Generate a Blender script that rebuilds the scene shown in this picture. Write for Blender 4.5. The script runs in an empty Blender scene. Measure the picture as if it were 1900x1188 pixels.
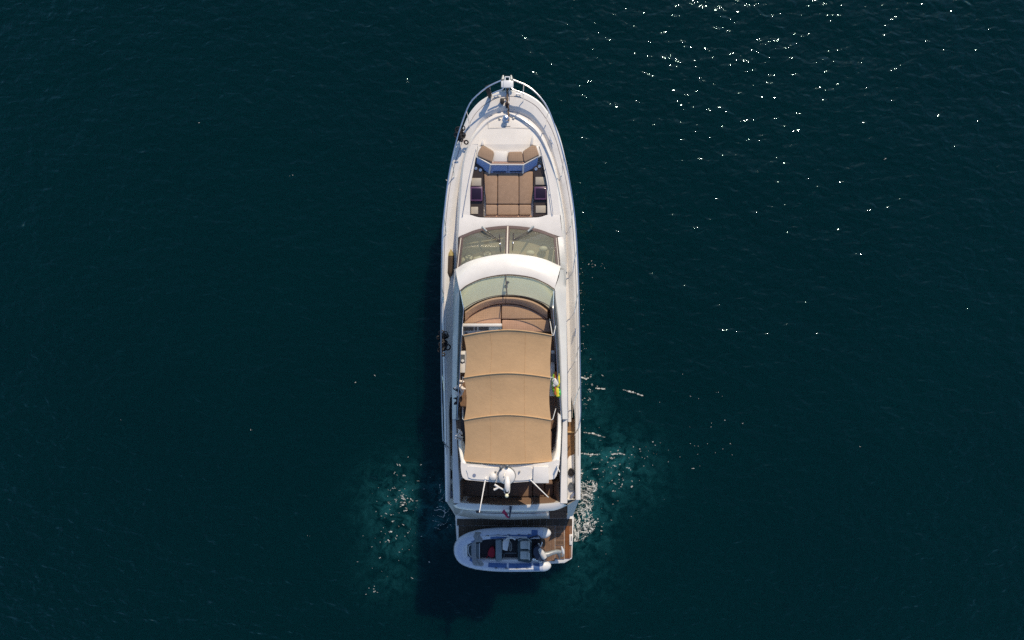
import bpy, bmesh, math, random
import numpy as np
from mathutils import Vector, noise
R = math.radians
rnd = random.Random(7)
scene = bpy.context.scene
COL = scene.collection

# ------------------------------------------------------------------ camera, sky, sun, exposure
FX = 1284.0
CAM = Vector((0.85, 0.0, 27.7)); TH = R(1.9)
cd = bpy.data.cameras.new('drone_camera'); cam = bpy.data.objects.new('drone_camera', cd); COL.objects.link(cam)
cam.location = CAM; cam.rotation_euler = (0, TH, 0)
cd.sensor_width = 36; cd.lens = 36 * FX / 1900; cd.clip_start = 0.5; cd.clip_end = 9000
scene.camera = cam
SUN_EL, SUN_AZ = R(38), R(20)                       # azimuth measured from +Y (the bow) to +X
w = bpy.data.worlds.new('World'); scene.world = w; w.use_nodes = True
nt = w.node_tree; nt.nodes.clear()
sky = nt.nodes.new('ShaderNodeTexSky'); sky.sky_type = 'NISHITA'; sky.sun_disc = False
sky.ozone_density = 4.0; sky.dust_density = .3; sky.sun_elevation = SUN_EL; sky.sun_rotation = SUN_AZ
bg = nt.nodes.new('ShaderNodeBackground'); bg.inputs['Strength'].default_value = 0.14
wo = nt.nodes.new('ShaderNodeOutputWorld')
nt.links.new(sky.outputs[0], bg.inputs[0]); nt.links.new(bg.outputs[0], wo.inputs[0])
sd = bpy.data.lights.new('sun', 'SUN'); sd.energy = 3.95; sd.angle = R(0.53); sd.color = (1, .855, .645)
sun = bpy.data.objects.new('sun', sd); COL.objects.link(sun)
sv = Vector((math.cos(SUN_EL) * math.sin(SUN_AZ), math.cos(SUN_EL) * math.cos(SUN_AZ), math.sin(SUN_EL)))
sun.rotation_euler = sv.to_track_quat('Z', 'Y').to_euler(); sun.location = sv * 60
scene.cycles.use_denoising = False
vs = scene.view_settings
vs.view_transform = 'Standard'; vs.look = 'None'; vs.exposure = 0.0; vs.gamma = 1; vs.use_curve_mapping = False

# ------------------------------------------------------------------ survey: a point of the place from where it is seen and its height
def P(px, py, z):
    x, y = (px - 950) / FX, (594 - py) / FX
    c, s = math.cos(TH), math.sin(TH)
    d = Vector((x * c - s, y, -x * s - c))
    t = (z - CAM.z) / d.z
    return CAM + d * t
def PL(pts, z=None): return [P(p[0], p[1], p[2] if len(p) > 2 else z) for p in pts]
def lerp_poly(pts, y, k=1):
    """value of column k where column 'y' (index 1) passes y; pts sorted by y"""
    pts = sorted(pts, key=lambda p: p[1])
    if y <= pts[0][1]: return [pts[0][0], pts[0][2]]
    for a, b in zip(pts, pts[1:]):
        if y <= b[1]:
            t = (y - a[1]) / max(1e-6, b[1] - a[1])
            return [a[0] + (b[0] - a[0]) * t, a[2] + (b[2] - a[2]) * t]
    return [pts[-1][0], pts[-1][2]]
def smooth(pts, n, closed=False):
    """Catmull-Rom through points (any dimension), n samples evenly by length"""
    A = [np.array(p, float) for p in pts]
    if closed: ext = [A[-1]] + A + [A[0], A[1]]
    else: ext = [2 * A[0] - A[1]] + A + [2 * A[-1] - A[-2]]
    out = []
    for i in range(1, len(ext) - 2):
        p0, p1, p2, p3 = ext[i - 1:i + 3]
        for k in range(16):
            t = k / 16
            out.append(.5 * ((2 * p1) + (p2 - p0) * t + (2 * p0 - 5 * p1 + 4 * p2 - p3) * t * t + (3 * p1 - p0 - 3 * p2 + p3) * t ** 3))
    out.append(ext[-2])
    return even(out, n)
def even(pts, n):
    A = np.array([list(p) for p in pts], float)
    d = np.concatenate([[0], np.cumsum(np.linalg.norm(np.diff(A[:, :2], axis=0), axis=1) + 1e-9)])
    t = np.linspace(0, d[-1], n)
    return [tuple(np.interp(q, d, A[:, k]) for k in range(A.shape[1])) for q in t]

# ------------------------------------------------------------------ materials
def M(name, col, rough=.5, metal=0., coat=0., var=0., vscale=3., bump=0., bscale=60., spec=.5, lines=None):
    m = bpy.data.materials.new(name); m.use_nodes = True
    t = m.node_tree; b = t.nodes['Principled BSDF']
    b.inputs['Base Color'].default_value = (*col, 1); b.inputs['Roughness'].default_value = rough
    b.inputs['Metallic'].default_value = metal; b.inputs['Coat Weight'].default_value = coat
    b.inputs['Coat Roughness'].default_value = .06
    b.inputs['Specular IOR Level'].default_value = spec
    tc = t.nodes.new('ShaderNodeTexCoord'); src = None
    if var:
        n = t.nodes.new('ShaderNodeTexNoise'); n.inputs['Scale'].default_value = vscale; n.inputs['Detail'].default_value = 6
        n.inputs['Roughness'].default_value = .65
        t.links.new(tc.outputs['Object'], n.inputs['Vector'])
        r = t.nodes.new('ShaderNodeMapRange'); r.inputs[1].default_value = .3; r.inputs[2].default_value = .7
        r.inputs[3].default_value = 1 - var; r.inputs[4].default_value = 1 + var * .35
        t.links.new(n.outputs['Fac'], r.inputs[0])
        mx = t.nodes.new('ShaderNodeVectorMath'); mx.operation = 'SCALE'; mx.inputs[0].default_value = col
        t.links.new(r.outputs[0], mx.inputs['Scale']); src = mx.outputs[0]
    h = None
    if lines:                       # lines: list of (axis, spacing m, width share, depth of colour)
        sep = t.nodes.new('ShaderNodeSeparateXYZ'); t.links.new(tc.outputs['Object'], sep.inputs[0])
        acc = None
        for ax, sp, wd, dk in lines:
            a = t.nodes.new('ShaderNodeMath'); a.operation = 'DIVIDE'; a.inputs[1].default_value = sp
            t.links.new(sep.outputs[ax], a.inputs[0])
            f = t.nodes.new('ShaderNodeMath'); f.operation = 'FRACT'; t.links.new(a.outputs[0], f.inputs[0])
            g = t.nodes.new('ShaderNodeMath'); g.operation = 'LESS_THAN'; g.inputs[1].default_value = wd
            t.links.new(f.outputs[0], g.inputs[0])
            q = t.nodes.new('ShaderNodeMath'); q.operation = 'MULTIPLY'; q.inputs[1].default_value = dk
            t.links.new(g.outputs[0], q.inputs[0])
            if acc is None: acc = q.outputs[0]
            else:
                mm = t.nodes.new('ShaderNodeMath'); mm.operation = 'MAXIMUM'
                t.links.new(acc, mm.inputs[0]); t.links.new(q.outputs[0], mm.inputs[1]); acc = mm.outputs[0]
        inv = t.nodes.new('ShaderNodeMath'); inv.operation = 'SUBTRACT'; inv.inputs[0].default_value = 1
        t.links.new(acc, inv.inputs[1])
        mx2 = t.nodes.new('ShaderNodeVectorMath'); mx2.operation = 'SCALE'
        if src: t.links.new(src, mx2.inputs[0])
        else: mx2.inputs[0].default_value = col
        t.links.new(inv.outputs[0], mx2.inputs['Scale']); src = mx2.outputs[0]; h = inv.outputs[0]
    if src: t.links.new(src, b.inputs['Base Color'])
    if bump:
        n = t.nodes.new('ShaderNodeTexNoise'); n.inputs['Scale'].default_value = bscale; n.inputs['Detail'].default_value = 4
        t.links.new(tc.outputs['Object'], n.inputs['Vector'])
        bp = t.nodes.new('ShaderNodeBump'); bp.inputs['Strength'].default_value = 1; bp.inputs['Distance'].default_value = bump
        t.links.new(n.outputs['Fac'], bp.inputs['Height'])
        t.links.new(bp.outputs[0], b.inputs['Normal'])
    return m
def glass(name, tint, refl_rough=.03, haze=0., haze_col=(.3, .3, .25)):
    m = bpy.data.materials.new(name); m.use_nodes = True; t = m.node_tree; t.nodes.clear()
    o = t.nodes.new('ShaderNodeOutputMaterial'); tr = t.nodes.new('ShaderNodeBsdfTransparent'); tr.inputs[0].default_value = (*tint, 1)
    gl = t.nodes.new('ShaderNodeBsdfGlossy'); gl.inputs['Roughness'].default_value = refl_rough; gl.inputs[0].default_value = (1, 1, 1, 1)
    lw = t.nodes.new('ShaderNodeLayerWeight'); lw.inputs[0].default_value = .5
    pw = t.nodes.new('ShaderNodeMath'); pw.operation = 'POWER'; pw.inputs[1].default_value = 5; t.links.new(lw.outputs['Facing'], pw.inputs[0])
    fr = t.nodes.new('ShaderNodeMath'); fr.operation = 'MULTIPLY_ADD'; fr.inputs[1].default_value = .94; fr.inputs[2].default_value = .04; t.links.new(pw.outputs[0], fr.inputs[0])
    mx = t.nodes.new('ShaderNodeMixShader'); t.links.new(fr.outputs[0], mx.inputs[0])
    base = tr.outputs[0]
    if haze:
        df = t.nodes.new('ShaderNodeBsdfDiffuse'); df.inputs[0].default_value = (*haze_col, 1)
        m2 = t.nodes.new('ShaderNodeMixShader'); m2.inputs[0].default_value = haze
        t.links.new(base, m2.inputs[1]); t.links.new(df.outputs[0], m2.inputs[2]); base = m2.outputs[0]
    t.links.new(base, mx.inputs[1]); t.links.new(gl.outputs[0], mx.inputs[2]); t.links.new(mx.outputs[0], o.inputs[0])
    return m
WHITE = M('white_gelcoat', (.80, .76, .71), .22, coat=.5, var=.09, vscale=1.6)
NONSKID = M('nonskid_deck', (.76, .715, .66), .55, var=.07, vscale=2.2, bump=.0015, bscale=160)
CREAM = M('cream_moulding', (.66, .59, .50), .4, var=.06, vscale=2)
CUSH = M('taupe_cushion', (.36, .235, .155), .85, var=.14, vscale=7, bump=.003, bscale=45)
CUSHQ = M('quilted_taupe_cushion', (.37, .245, .16), .85, var=.12, vscale=7, bump=.003, bscale=45, lines=[(0, .075, .1, .2), (1, .075, .1, .2)])
FLYQ = M('quilted_rose_cushion', (.52, .315, .215), .85, var=.1, vscale=6, bump=.003, bscale=45, lines=[(0, .075, .1, .2), (1, .075, .1, .2)])
FLYC = M('rose_cushion', (.49, .30, .205), .85, var=.1, vscale=6, bump=.003, bscale=45)
SOFA = M('brown_sofa_cushion', (.20, .122, .08), .8, var=.15, vscale=6, bump=.003, bscale=40)
CANVAS = M('tan_canvas', (.56, .355, .185), .9, var=.12, vscale=1.2, bump=.006, bscale=9)
TEAK = M('teak', (.30, .155, .06), .6, var=.3, vscale=9, lines=[(0, .062, .13, .75)])
TEAKW = M('wet_teak', (.25, .095, .028), .35, var=.35, vscale=5, lines=[(0, .062, .13, .75)])
TEAKG = M('dull_teak', (.24, .14, .085), .7, var=.3, vscale=7, lines=[(0, .062, .13, .7)])
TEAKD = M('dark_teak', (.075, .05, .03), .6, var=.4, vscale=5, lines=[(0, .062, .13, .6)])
STEEL = M('polished_steel', (.86, .86, .86), .24, metal=1)
STEELP = M('white_painted_steel', (.74, .75, .76), .3)
DARK = M('dark_frame', (.055, .04, .043), .4)
BROWNF = M('bronze_frame', (.10, .065, .06), .4)
TINTP = M('smoked_panel', (.045, .032, .026), .3, var=.2, vscale=8)
BLACK = M('black_rubber', (.014, .012, .013), .6)
BLIND = M('cream_blind', (.42, .37, .30), .5, var=.06)
PURPLE = M('purple_frame', (.12, .055, .12), .35)
PURPLED = M('dark_purple_glass', (.022, .012, .028), .12)
FLYTINT = M('smoked_deflector', (.10, .10, .10), .12, coat=.5)
GLASS_W = glass('windscreen_glass', (.77, .755, .66), haze=.22, haze_col=(.50, .48, .38))
GLASS_F = glass('green_glass', (.945, .975, .92), haze=.035, haze_col=(.60, .64, .47))
DASH = M('beige_dashboard', (.47, .435, .345), .7, var=.08)
DASHD = M('dark_dashboard', (.10, .11, .10), .6)
GREENW = M('pale_leather', (.66, .70, .62), .5)
RUST = M('galvanised_chain', (.30, .21, .14), .55, metal=.4, var=.4, vscale=20)
HYP = M('grey_tube_fabric', (.56, .60, .70), .45, var=.08, vscale=3)
HYPB = M('blue_grey_patch', (.05, .12, .30), .6, var=.15, vscale=6)
TWHITE = M('tender_white', (.70, .70, .70), .35, var=.05)
TGREY = M('tender_grey_vinyl', (.20, .24, .26), .7, var=.1, vscale=8)
TTEAL = M('tender_dark_teal', (.045, .075, .085), .6, var=.1)
TFLOOR = M('tender_floor', (.03, .03, .035), .7, var=.3, vscale=9)
TCUSH = M('tender_seat_vinyl', (.46, .49, .48), .6, var=.06)
RED = M('red_cloth', (.36, .012, .03), .8, var=.3, vscale=9)
ENSIGN = M('red_ensign_cloth', (.40, .03, .10), .8, var=.2, vscale=9)
STRAP = M('grey_webbing', (.27, .28, .29), .8, var=.25, vscale=22, bump=.006, bscale=50)
SILVER = M('silver_casting', (.42, .42, .40), .35, metal=.5, var=.25, vscale=12)
FENDB = M('brown_fender_cover', (.075, .046, .024), .75, var=.4, vscale=12)
FENDY = M('yellow_fender_end', (.33, .25, .08), .6, var=.3, vscale=14)
FENDK = M('black_fender_cover', (.010, .010, .012), .7)
LIME = M('lime_vinyl', (.30, .62, .04), .3)
YELLOW = M('yellow_vinyl', (.75, .66, .05), .3)
GREENV = M('green_vinyl', (.05, .42, .10), .3)
REDV = M('orange_vinyl', (.55, .16, .06), .3)
TOWEL = M('white_towel', (.74, .66, .60), .95, bump=.01, bscale=30)
DKCLOTH = M('dark_cloth', (.03, .018, .02), .9, bump=.01, bscale=20)
GREYD = M('grey_instrument', (.12, .13, .14), .3)
BLUEGREY = M('blue_grey_vent', (.20, .23, .32), .4)
YLAMP = M('ivory_plastic', (.78, .74, .52), .35)
ROPE = M('grey_rope', (.30, .28, .25), .9)

# ------------------------------------------------------------------ mesh helpers (all verts in world metres until built)
def V(p): return Vector(p)
def add_poly_strip(bm, rows, closed_u=False, closed_v=False):
    """rows: list of equally long point rows -> quads"""
    vr = [[bm.verts.new(p) for p in r] for r in rows]
    n = len(vr); m = len(vr[0])
    for i in range(n if closed_v else n - 1):
        a, b = vr[i], vr[(i + 1) % n]
        for j in range(m if closed_u else m - 1):
            k = (j + 1) % m
            bm.faces.new((a[j], a[k], b[k], b[j]))
    return vr
def add_tube(bm, pts, r, n=8, caps=True):
    pts = [V(p) for p in pts]; rows = []
    rr = r if hasattr(r, '__len__') else [r] * len(pts)
    prev = None
    for i, p in enumerate(pts):
        a = pts[max(0, i - 1)]; b = pts[min(len(pts) - 1, i + 1)]
        t = (b - a).normalized() if (b - a).length > 1e-9 else Vector((0, 0, 1))
        ref = Vector((0, 0, 1)) if abs(t.z) < .9 else Vector((1, 0, 0))
        if prev is not None:
            u = (prev - t * prev.dot(t))
            u = u.normalized() if u.length > 1e-6 else t.cross(ref).normalized()
        else: u = t.cross(ref).normalized()
        prev = u; v = t.cross(u)
        rows.append([p + (u * math.cos(2 * math.pi * k / n) + v * math.sin(2 * math.pi * k / n)) * rr[i] for k in range(n)])
    vr = add_poly_strip(bm, rows, closed_u=True)
    if caps:
        bm.faces.new(list(reversed(vr[0]))); bm.faces.new(vr[-1])
def add_prism(bm, top, depth, bev=0., seg=2, bottom_in=0.):
    """top: world points round the outline; walls go straight down by depth"""
    top = [V(p) for p in top]
    # make counter-clockwise from above
    a = sum(p.x * q.y - q.x * p.y for p, q in zip(top, top[1:] + top[:1]))
    if a < 0: top = top[::-1]
    c = sum(top, Vector()) / len(top)
    tv = [bm.verts.new(p) for p in top]
    bv = [bm.verts.new(p + (c - p) * bottom_in - Vector((0, 0, depth + (c - p).z * bottom_in))) for p in top]
    n = len(top)
    ft = bm.faces.new(tv); bm.faces.new(bv[::-1])
    for i in range(n):
        k = (i + 1) % n
        bm.faces.new((bv[i], bv[k], tv[k], tv[i]))
    if bev:
        es = list(ft.edges)
        vset = set(tv)
        es += [e for v in tv for e in v.link_edges if e not in es and e.other_vert(v) in set(bv)]
        bmesh.ops.bevel(bm, geom=es, offset=bev, offset_type='OFFSET', segments=seg, profile=.5, affect='EDGES', clamp_overlap=True)
def thicken(bm, th):
    bmesh.ops.recalc_face_normals(bm, faces=bm.faces); bm.normal_update()
    faces = bm.faces[:]; verts = bm.verts[:]
    edges = [e for e in bm.edges if len(e.link_faces) == 1]
    loops = [(e.link_loops[0].vert, e.link_loops[0].link_loop_next.vert) for e in edges]
    up = sum(f.normal.z for f in faces) >= 0
    sg = -1 if up else 1
    nv = {v: bm.verts.new(v.co + v.normal * sg * th) for v in verts}
    for f in faces: bm.faces.new([nv[v] for v in reversed(f.verts)])
    for a, b in loops: bm.faces.new((b, a, nv[a], nv[b]))
def add_box(bm, c, s, rz=0., bev=0., rx=0., ry=0.):
    from mathutils import Matrix
    m = Matrix.Translation(V(c)) @ Matrix.Rotation(rz, 4, 'Z') @ Matrix.Rotation(ry, 4, 'Y') @ Matrix.Rotation(rx, 4, 'X')
    q = bmesh.ops.create_cube(bm, size=1)
    vsn = q['verts']
    for v in vsn: v.co = m @ Vector((v.co.x * s[0], v.co.y * s[1], v.co.z * s[2]))
    if bev:
        es = list({e for v in vsn for e in v.link_edges})
        bmesh.ops.bevel(bm, geom=es, offset=bev, segments=2, profile=.5, affect='EDGES', clamp_overlap=True)
def add_ellipsoid(bm, c, s, u=12, v=8, rz=0.):
    from mathutils import Matrix
    m = Matrix.Translation(V(c)) @ Matrix.Rotation(rz, 4, 'Z')
    q = bmesh.ops.create_uvsphere(bm, u_segments=u, v_segments=v, radius=1)
    for x in q['verts']: x.co = m @ Vector((x.co.x * s[0], x.co.y * s[1], x.co.z * s[2]))
def add_lathe(bm, c, prof, n=20):
    rows = [[V(c) + Vector((r * math.cos(2 * math.pi * k / n), r * math.sin(2 * math.pi * k / n), z)) for k in range(n)] for r, z in prof]
    vr = add_poly_strip(bm, rows, closed_u=True)
    if prof[0][0] > 1e-4: bm.faces.new(list(reversed(vr[0])))
    if prof[-1][0] > 1e-4: bm.faces.new(vr[-1])
def add_ngon(bm, pts): return bm.faces.new([bm.verts.new(V(p)) for p in pts])
def root(name, loc, label, cat, group=None):
    o = bpy.data.objects.new(name, None); COL.objects.link(o); o.location = loc; o.empty_display_size = .2
    o['label'] = label; o['category'] = cat
    if group: o['group'] = group
    return o
def base_of(o):
    while o.parent: o = o.parent
    return o.location
def obj(name, bm, mat, parent=None, sharp=38, label=None, origin=None, recalc=True):
    if recalc: bmesh.ops.recalc_face_normals(bm, faces=bm.faces)
    off = base_of(parent) if parent else (V(origin) if origin is not None else Vector())
    bmesh.ops.translate(bm, verts=bm.verts, vec=-V(off))
    for f in bm.faces: f.smooth = True
    for e in bm.edges:
        if len(e.link_faces) == 2 and e.calc_face_angle(0) > R(sharp): e.smooth = False
    me = bpy.data.meshes.new(name); bm.to_mesh(me); bm.free()
    me.materials.append(mat)
    o = bpy.data.objects.new(name, me); COL.objects.link(o)
    if parent: o.parent = parent
    else: o.location = off
    if label: o['label'] = label
    return o
def tag(o, label, cat, group=None):
    o['label'] = label; o['category'] = cat
    if group: o['group'] = group
    return o
B = bmesh.new
def prism(name, pts, z, depth, mat, parent, bev=0., seg=2, label=None, bottom_in=0.):
    bm = B(); add_prism(bm, PL(pts, z), depth, bev, seg, bottom_in); return obj(name, bm, mat, parent, label=label)
def tube(name, pts, r, mat, parent, n=8, label=None):
    bm = B(); add_tube(bm, pts, r, n); return obj(name, bm, mat, parent, label=label)
def strip(name, rows, mat, parent, label=None, sharp=38):
    bm = B(); add_poly_strip(bm, rows); return obj(name, bm, mat, parent, label=label, sharp=sharp)
def slab(name, rows, th, mat, parent, label=None, sharp=38):
    """a sheet given by rows of points with real thickness th (downwards)"""
    bm = B(); dn = Vector((0, 0, -th))
    top = [[V(p) for p in r] for r in rows]; bot = [[p + dn for p in r] for r in top]
    tv = add_poly_strip(bm, top); bv = add_poly_strip(bm, bot)
    n, m = len(tv), len(tv[0])
    ring = [(0, j) for j in range(m)] + [(i, m - 1) for i in range(1, n)] + [(n - 1, j) for j in range(m - 2, -1, -1)] + [(i, 0) for i in range(n - 2, 0, -1)]
    for (a, b), (c, d) in zip(ring, ring[1:] + ring[:1]):
        bm.faces.new((tv[a][b], tv[c][d], bv[c][d], bv[a][b]))
    return obj(name, bm, mat, parent, label=label, sharp=sharp)

# ------------------------------------------------------------------ the water
def water_mat():
    m = bpy.data.materials.new('sea_water'); m.use_nodes = True; t = m.node_tree; b = t.nodes['Principled BSDF']
    L = t.links.new
    tc = t.nodes.new('ShaderNodeTexCoord')
    def nz(scale, detail, sx=1., sy=1., dist=0., rough=.5, rot=0.):
        mp = t.nodes.new('ShaderNodeMapping'); mp.inputs['Scale'].default_value = (sx, sy, 1); mp.inputs['Rotation'].default_value = (0, 0, rot)
        L(tc.outputs['Object'], mp.inputs[0])
        n = t.nodes.new('ShaderNodeTexNoise'); n.inputs['Scale'].default_value = scale; n.inputs['Detail'].default_value = detail
        n.inputs['Roughness'].default_value = rough; n.inputs['Distortion'].default_value = dist
        L(mp.outputs[0], n.inputs['Vector']); return n.outputs['Fac']
    def math_(op, a, b_):
        q = t.nodes.new('ShaderNodeMath'); q.operation = op
        for i, v in enumerate((a, b_)):
            if isinstance(v, (int, float)): q.inputs[i].default_value = v
            else: L(v, q.inputs[i])
        return q.outputs[0]
    h = math_('MULTIPLY', nz(.3, 2, .6, 1, .3, rot=.35), .22)
    h = math_('ADD', h, math_('MULTIPLY', nz(1.1, 2, .55, 1, .4, rot=.25), .13))
    h = math_('ADD', h, math_('MULTIPLY', nz(3.4, 1, .65, 1, .5, rot=.1), .081))
    h = math_('ADD', h, math_('MULTIPLY', nz(11, 1, .8, 1, .3, rot=-.2), .006))
    bp = t.nodes.new('ShaderNodeBump'); bp.inputs['Strength'].default_value = 1; bp.inputs['Distance'].default_value = 1
    L(h, bp.inputs['Height'])
    # body colour: deep green-blue, with aerated pale water (its own shape) where the propellers churned it
    deep = t.nodes.new('ShaderNodeMix'); deep.data_type = 'RGBA'
    deep.inputs[6].default_value = (0, .0106, .0122, 1); deep.inputs[7].default_value = (0, .0150, .0163, 1)
    L(nz(.09, 4, 1, 1, .5), deep.inputs[0])
    geo = t.nodes.new('ShaderNodeSeparateXYZ'); L(tc.outputs['Object'], geo.inputs[0])
    cloud = None
    for px, py, r, wgt in ((745, 935, 1.5, .75), (795, 945, 1.3, .6), (818, 925, .8, 1.), (815, 965, .9, .8), (735, 1000, 1.3, .5), (720, 1060, 1.2, .3), (1090, 940, 1.1, 1.), (1105, 880, 1.5, .8), (1135, 862, 1.2, .95), (1085, 990, 1.0, .8), (1160, 870, 1.5, .5), (1075, 1060, 1.4, .3), (1085, 760, 1.2, .35), (1080, 690, .9, .3)):
        c = P(px, py, 0)
        dx = math_('SUBTRACT', geo.outputs[0], c.x); dy = math_('SUBTRACT', geo.outputs[1], c.y)
        d2 = math_('DIVIDE', math_('ADD', math_('MULTIPLY', dx, dx), math_('MULTIPLY', dy, dy)), -r * r)
        g = math_('MULTIPLY', math_('EXPONENT', d2, 0), wgt)
        cloud = g if cloud is None else math_('MAXIMUM', cloud, g)
    wisp = nz(2.3, 8, 1, 1, .7, .68)
    wr = t.nodes.new('ShaderNodeMapRange'); wr.inputs[1].default_value = .40; wr.inputs[2].default_value = .75
    L(wisp, wr.inputs[0])
    fac = math_('MULTIPLY', cloud, wr.outputs[0])
    mx = t.nodes.new('ShaderNodeMix'); mx.data_type = 'RGBA'; L(fac, mx.inputs[0]); L(deep.outputs[2], mx.inputs[6])
    mx.inputs[7].default_value = (.02, .14, .15, 1)
    t.nodes.remove(b); out = t.nodes['Material Output']
    body = t.nodes.new('ShaderNodeSubsurfaceScattering'); body.falloff = 'BURLEY'
    body.inputs['Scale'].default_value = 1.0; body.inputs['Radius'].default_value = (.5, .8, .8)
    L(mx.outputs[2], body.inputs['Color'])
    gl = t.nodes.new('ShaderNodeBsdfGlossy'); gl.inputs['Roughness'].default_value = .035; gl.inputs['Color'].default_value = (.62, .95, 1, 1); L(bp.outputs[0], gl.inputs['Normal'])
    fr = t.nodes.new('ShaderNodeFresnel'); fr.inputs['IOR'].default_value = 1.33; L(bp.outputs[0], fr.inputs['Normal'])
    ms = t.nodes.new('ShaderNodeMixShader'); L(fr.outputs[0], ms.inputs[0]); L(body.outputs[0], ms.inputs[1]); L(gl.outputs[0], ms.inputs[2])
    L(ms.outputs[0], out.inputs['Surface'])
    return m
bm = B()
K = 3000
xs = [-K, -400, -60, 60, 400, K]
add_poly_strip(bm, [[Vector((x, y, 0)) for x in xs] for y in xs])
sea = obj('water', bm, water_mat()); sea['kind'] = 'structure'

# ------------------------------------------------------------------ foam on the water (nobody could count it)
FOAM = M('white_foam', (.72, .70, .64), .8)
def _soften(m):
    t = m.node_tree; b = t.nodes['Principled BSDF']; tc = t.nodes.new('ShaderNodeTexCoord'); n = t.nodes.new('ShaderNodeTexNoise')
    n.inputs['Scale'].default_value = 16; n.inputs['Detail'].default_value = 3; t.links.new(tc.outputs['Object'], n.inputs['Vector'])
    r = t.nodes.new('ShaderNodeMapRange'); r.inputs[1].default_value = .36; r.inputs[2].default_value = .62; r.inputs[3].default_value = .12; r.inputs[4].default_value = .95
    t.links.new(n.outputs['Fac'], r.inputs[0]); t.links.new(r.outputs[0], b.inputs['Alpha'])
_soften(FOAM)
def foam():
    bm = B(); s = .017; cells = {}
    def put(i, j): cells[(i, j)] = 1
    def patch(px0, py0, px1, py1, dens, thr, sc, seed):
        a = P(px0, py1, 0); b = P(px1, py0, 0)
        for i in range(int(a.x / s), int(b.x / s)):
            for j in range(int(a.y / s), int(b.y / s)):
                x, y = i * s, j * s
                d = dens(x, y)
                if d < .02: continue
                wx = noise.noise((x * 1.3, y * 1.3, seed)) * .5; wy = noise.noise((x * 1.3, y * 1.3, seed + 9)) * .5
                n1 = 1 - abs(noise.noise(((x + wx) * sc, (y + wy) * sc, seed + 3))) * 2.6
                n2 = 1 - abs(noise.noise(((x + wy) * sc * 2.3, (y + wx) * sc * 2.3, seed + 5))) * 2.4
                if max(n1, n2 * .92) * (.35 + .65 * d) + .12 * d > thr: put(i, j)
    def blob(cx, cy, r):
        c = P(cx, cy, 0)
        def f(x, y): return math.exp(-((x - c.x) ** 2 + (y - c.y) ** 2) / (r * r))
        return f
    A = [blob(1078, 905, .32), blob(1100, 900, .3), blob(1098, 975, .3), blob(1090, 925, .38), blob(1082, 950, .42), blob(1072, 970, .42), blob(1078, 985, .36), blob(1072, 1000, .25), blob(1076, 880, .2), blob(1073, 870, .14)]
    patch(1050, 850, 1125, 1030, lambda x, y: min(1.0, sum(f(x, y) for f in A)), .86, 4.6, 1.)
    Lf = [blob(826, 915, .4), blob(830, 935, .4), blob(822, 955, .5), blob(815, 970, .5), blob(818, 890, .4), blob(838, 965, .3)]
    patch(785, 860, 850, 1000, lambda x, y: min(1., sum(f(x, y) for f in Lf)) * .62, .80, 3.6, 4.)
    # flecks
    def flecks(cx, cy, rx, ry, n, big, seed, ang=0.):
        q = random.Random(seed)
        for _ in range(n):
            c = P(cx + q.gauss(0, rx), cy + q.gauss(0, ry), 0)
            ln = max(.012, q.uniform(.2, 1) ** 2 * big * .55); wd = max(.01, ln * q.uniform(.2, .5)); a = ang + q.gauss(0, .5)
            for _k in range(q.choice((1, 1, 2, 3))):
                ox, oy = q.gauss(0, ln), q.gauss(0, ln * .5)
                m = int(ln / s) + 1
                for i in range(-m, m + 1):
                    for j in range(-m, m + 1):
                        u = (i * math.cos(a) + j * math.sin(a)) * s / ln; v = (-i * math.sin(a) + j * math.cos(a)) * s / wd
                        if u * u + v * v < 1 + noise.noise((i * .9, j * .9, seed + c.x)) * .9:
                            put(int((c.x + ox) / s) + i, int((c.y + oy) / s) + j)
    flecks(745, 940, 24, 38, 62, .09, 11, .2); flecks(752, 926, 12, 8, 14, .14, 12)
    flecks(720, 1010, 26, 40, 22, .07, 13, .3); flecks(690, 1094, 8, 6, 6, .06, 14)
    flecks(1130, 875, 26, 22, 50, .075, 21, -.2); flecks(1185, 840, 34, 18, 24, .05, 22, -.2)
    flecks(1092, 735, 12, 34, 34, .06, 23, -.3); flecks(1085, 640, 5, 40, 16, .05, 24); flecks(1100, 497, 14, 7, 14, .045, 25)
    flecks(1110, 950, 22, 40, 22, .05, 26); flecks(1078, 540, 4, 25, 10, .05, 27)
    flecks(1320, 760, 60, 60, 12, .045, 28, -.1); flecks(1340, 835, 50, 22, 12, .04, 29)
    for k, (x, y, r) in enumerate(((372, 228, .09), (225, 780, .06), (695, 697, .07), (540, 325, .06), (660, 710, .06), (1597, 829, .09), (1640, 296, .1), (828, 333, .1), (466, 799, .05), (572, 995, .06))):
        flecks(x, y, 2, 1, 2, r, 40 + k, .2)
    # thin breaking crests running off the hull
    for k, pts in enumerate((((1078, 803), (1100, 805), (1121, 812)), ((1078, 842), (1092, 844), (1112, 844)), ((1155, 724), (1172, 728), (1192, 735)), ((1134, 844), (1150, 842), (1160, 845)), ((1106, 721), (1124, 723)), ((1076, 700), (1088, 704), (1092, 702)))):
        q = random.Random(80 + k)
        for n_, (x, y) in enumerate(even(pts, 140)):
            a = noise.noise((n_ * .11, k * 7.3, 1.)) + .35 * math.sin(math.pi * n_ / 140)
            if a < (.28 if k >= 6 else .08): continue
            c = P(x, y + .6 * noise.noise((n_ * .2, k, 4.)), 0); r = 1 if (a > .42 and k < 6) else 0
            for i in range(-1, 2):
                for j in range(-r, r + 1):
                    if q.random() < .8: put(int(c.x / s) + i, int(c.y / s) + j)
    vmap = {}
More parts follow.
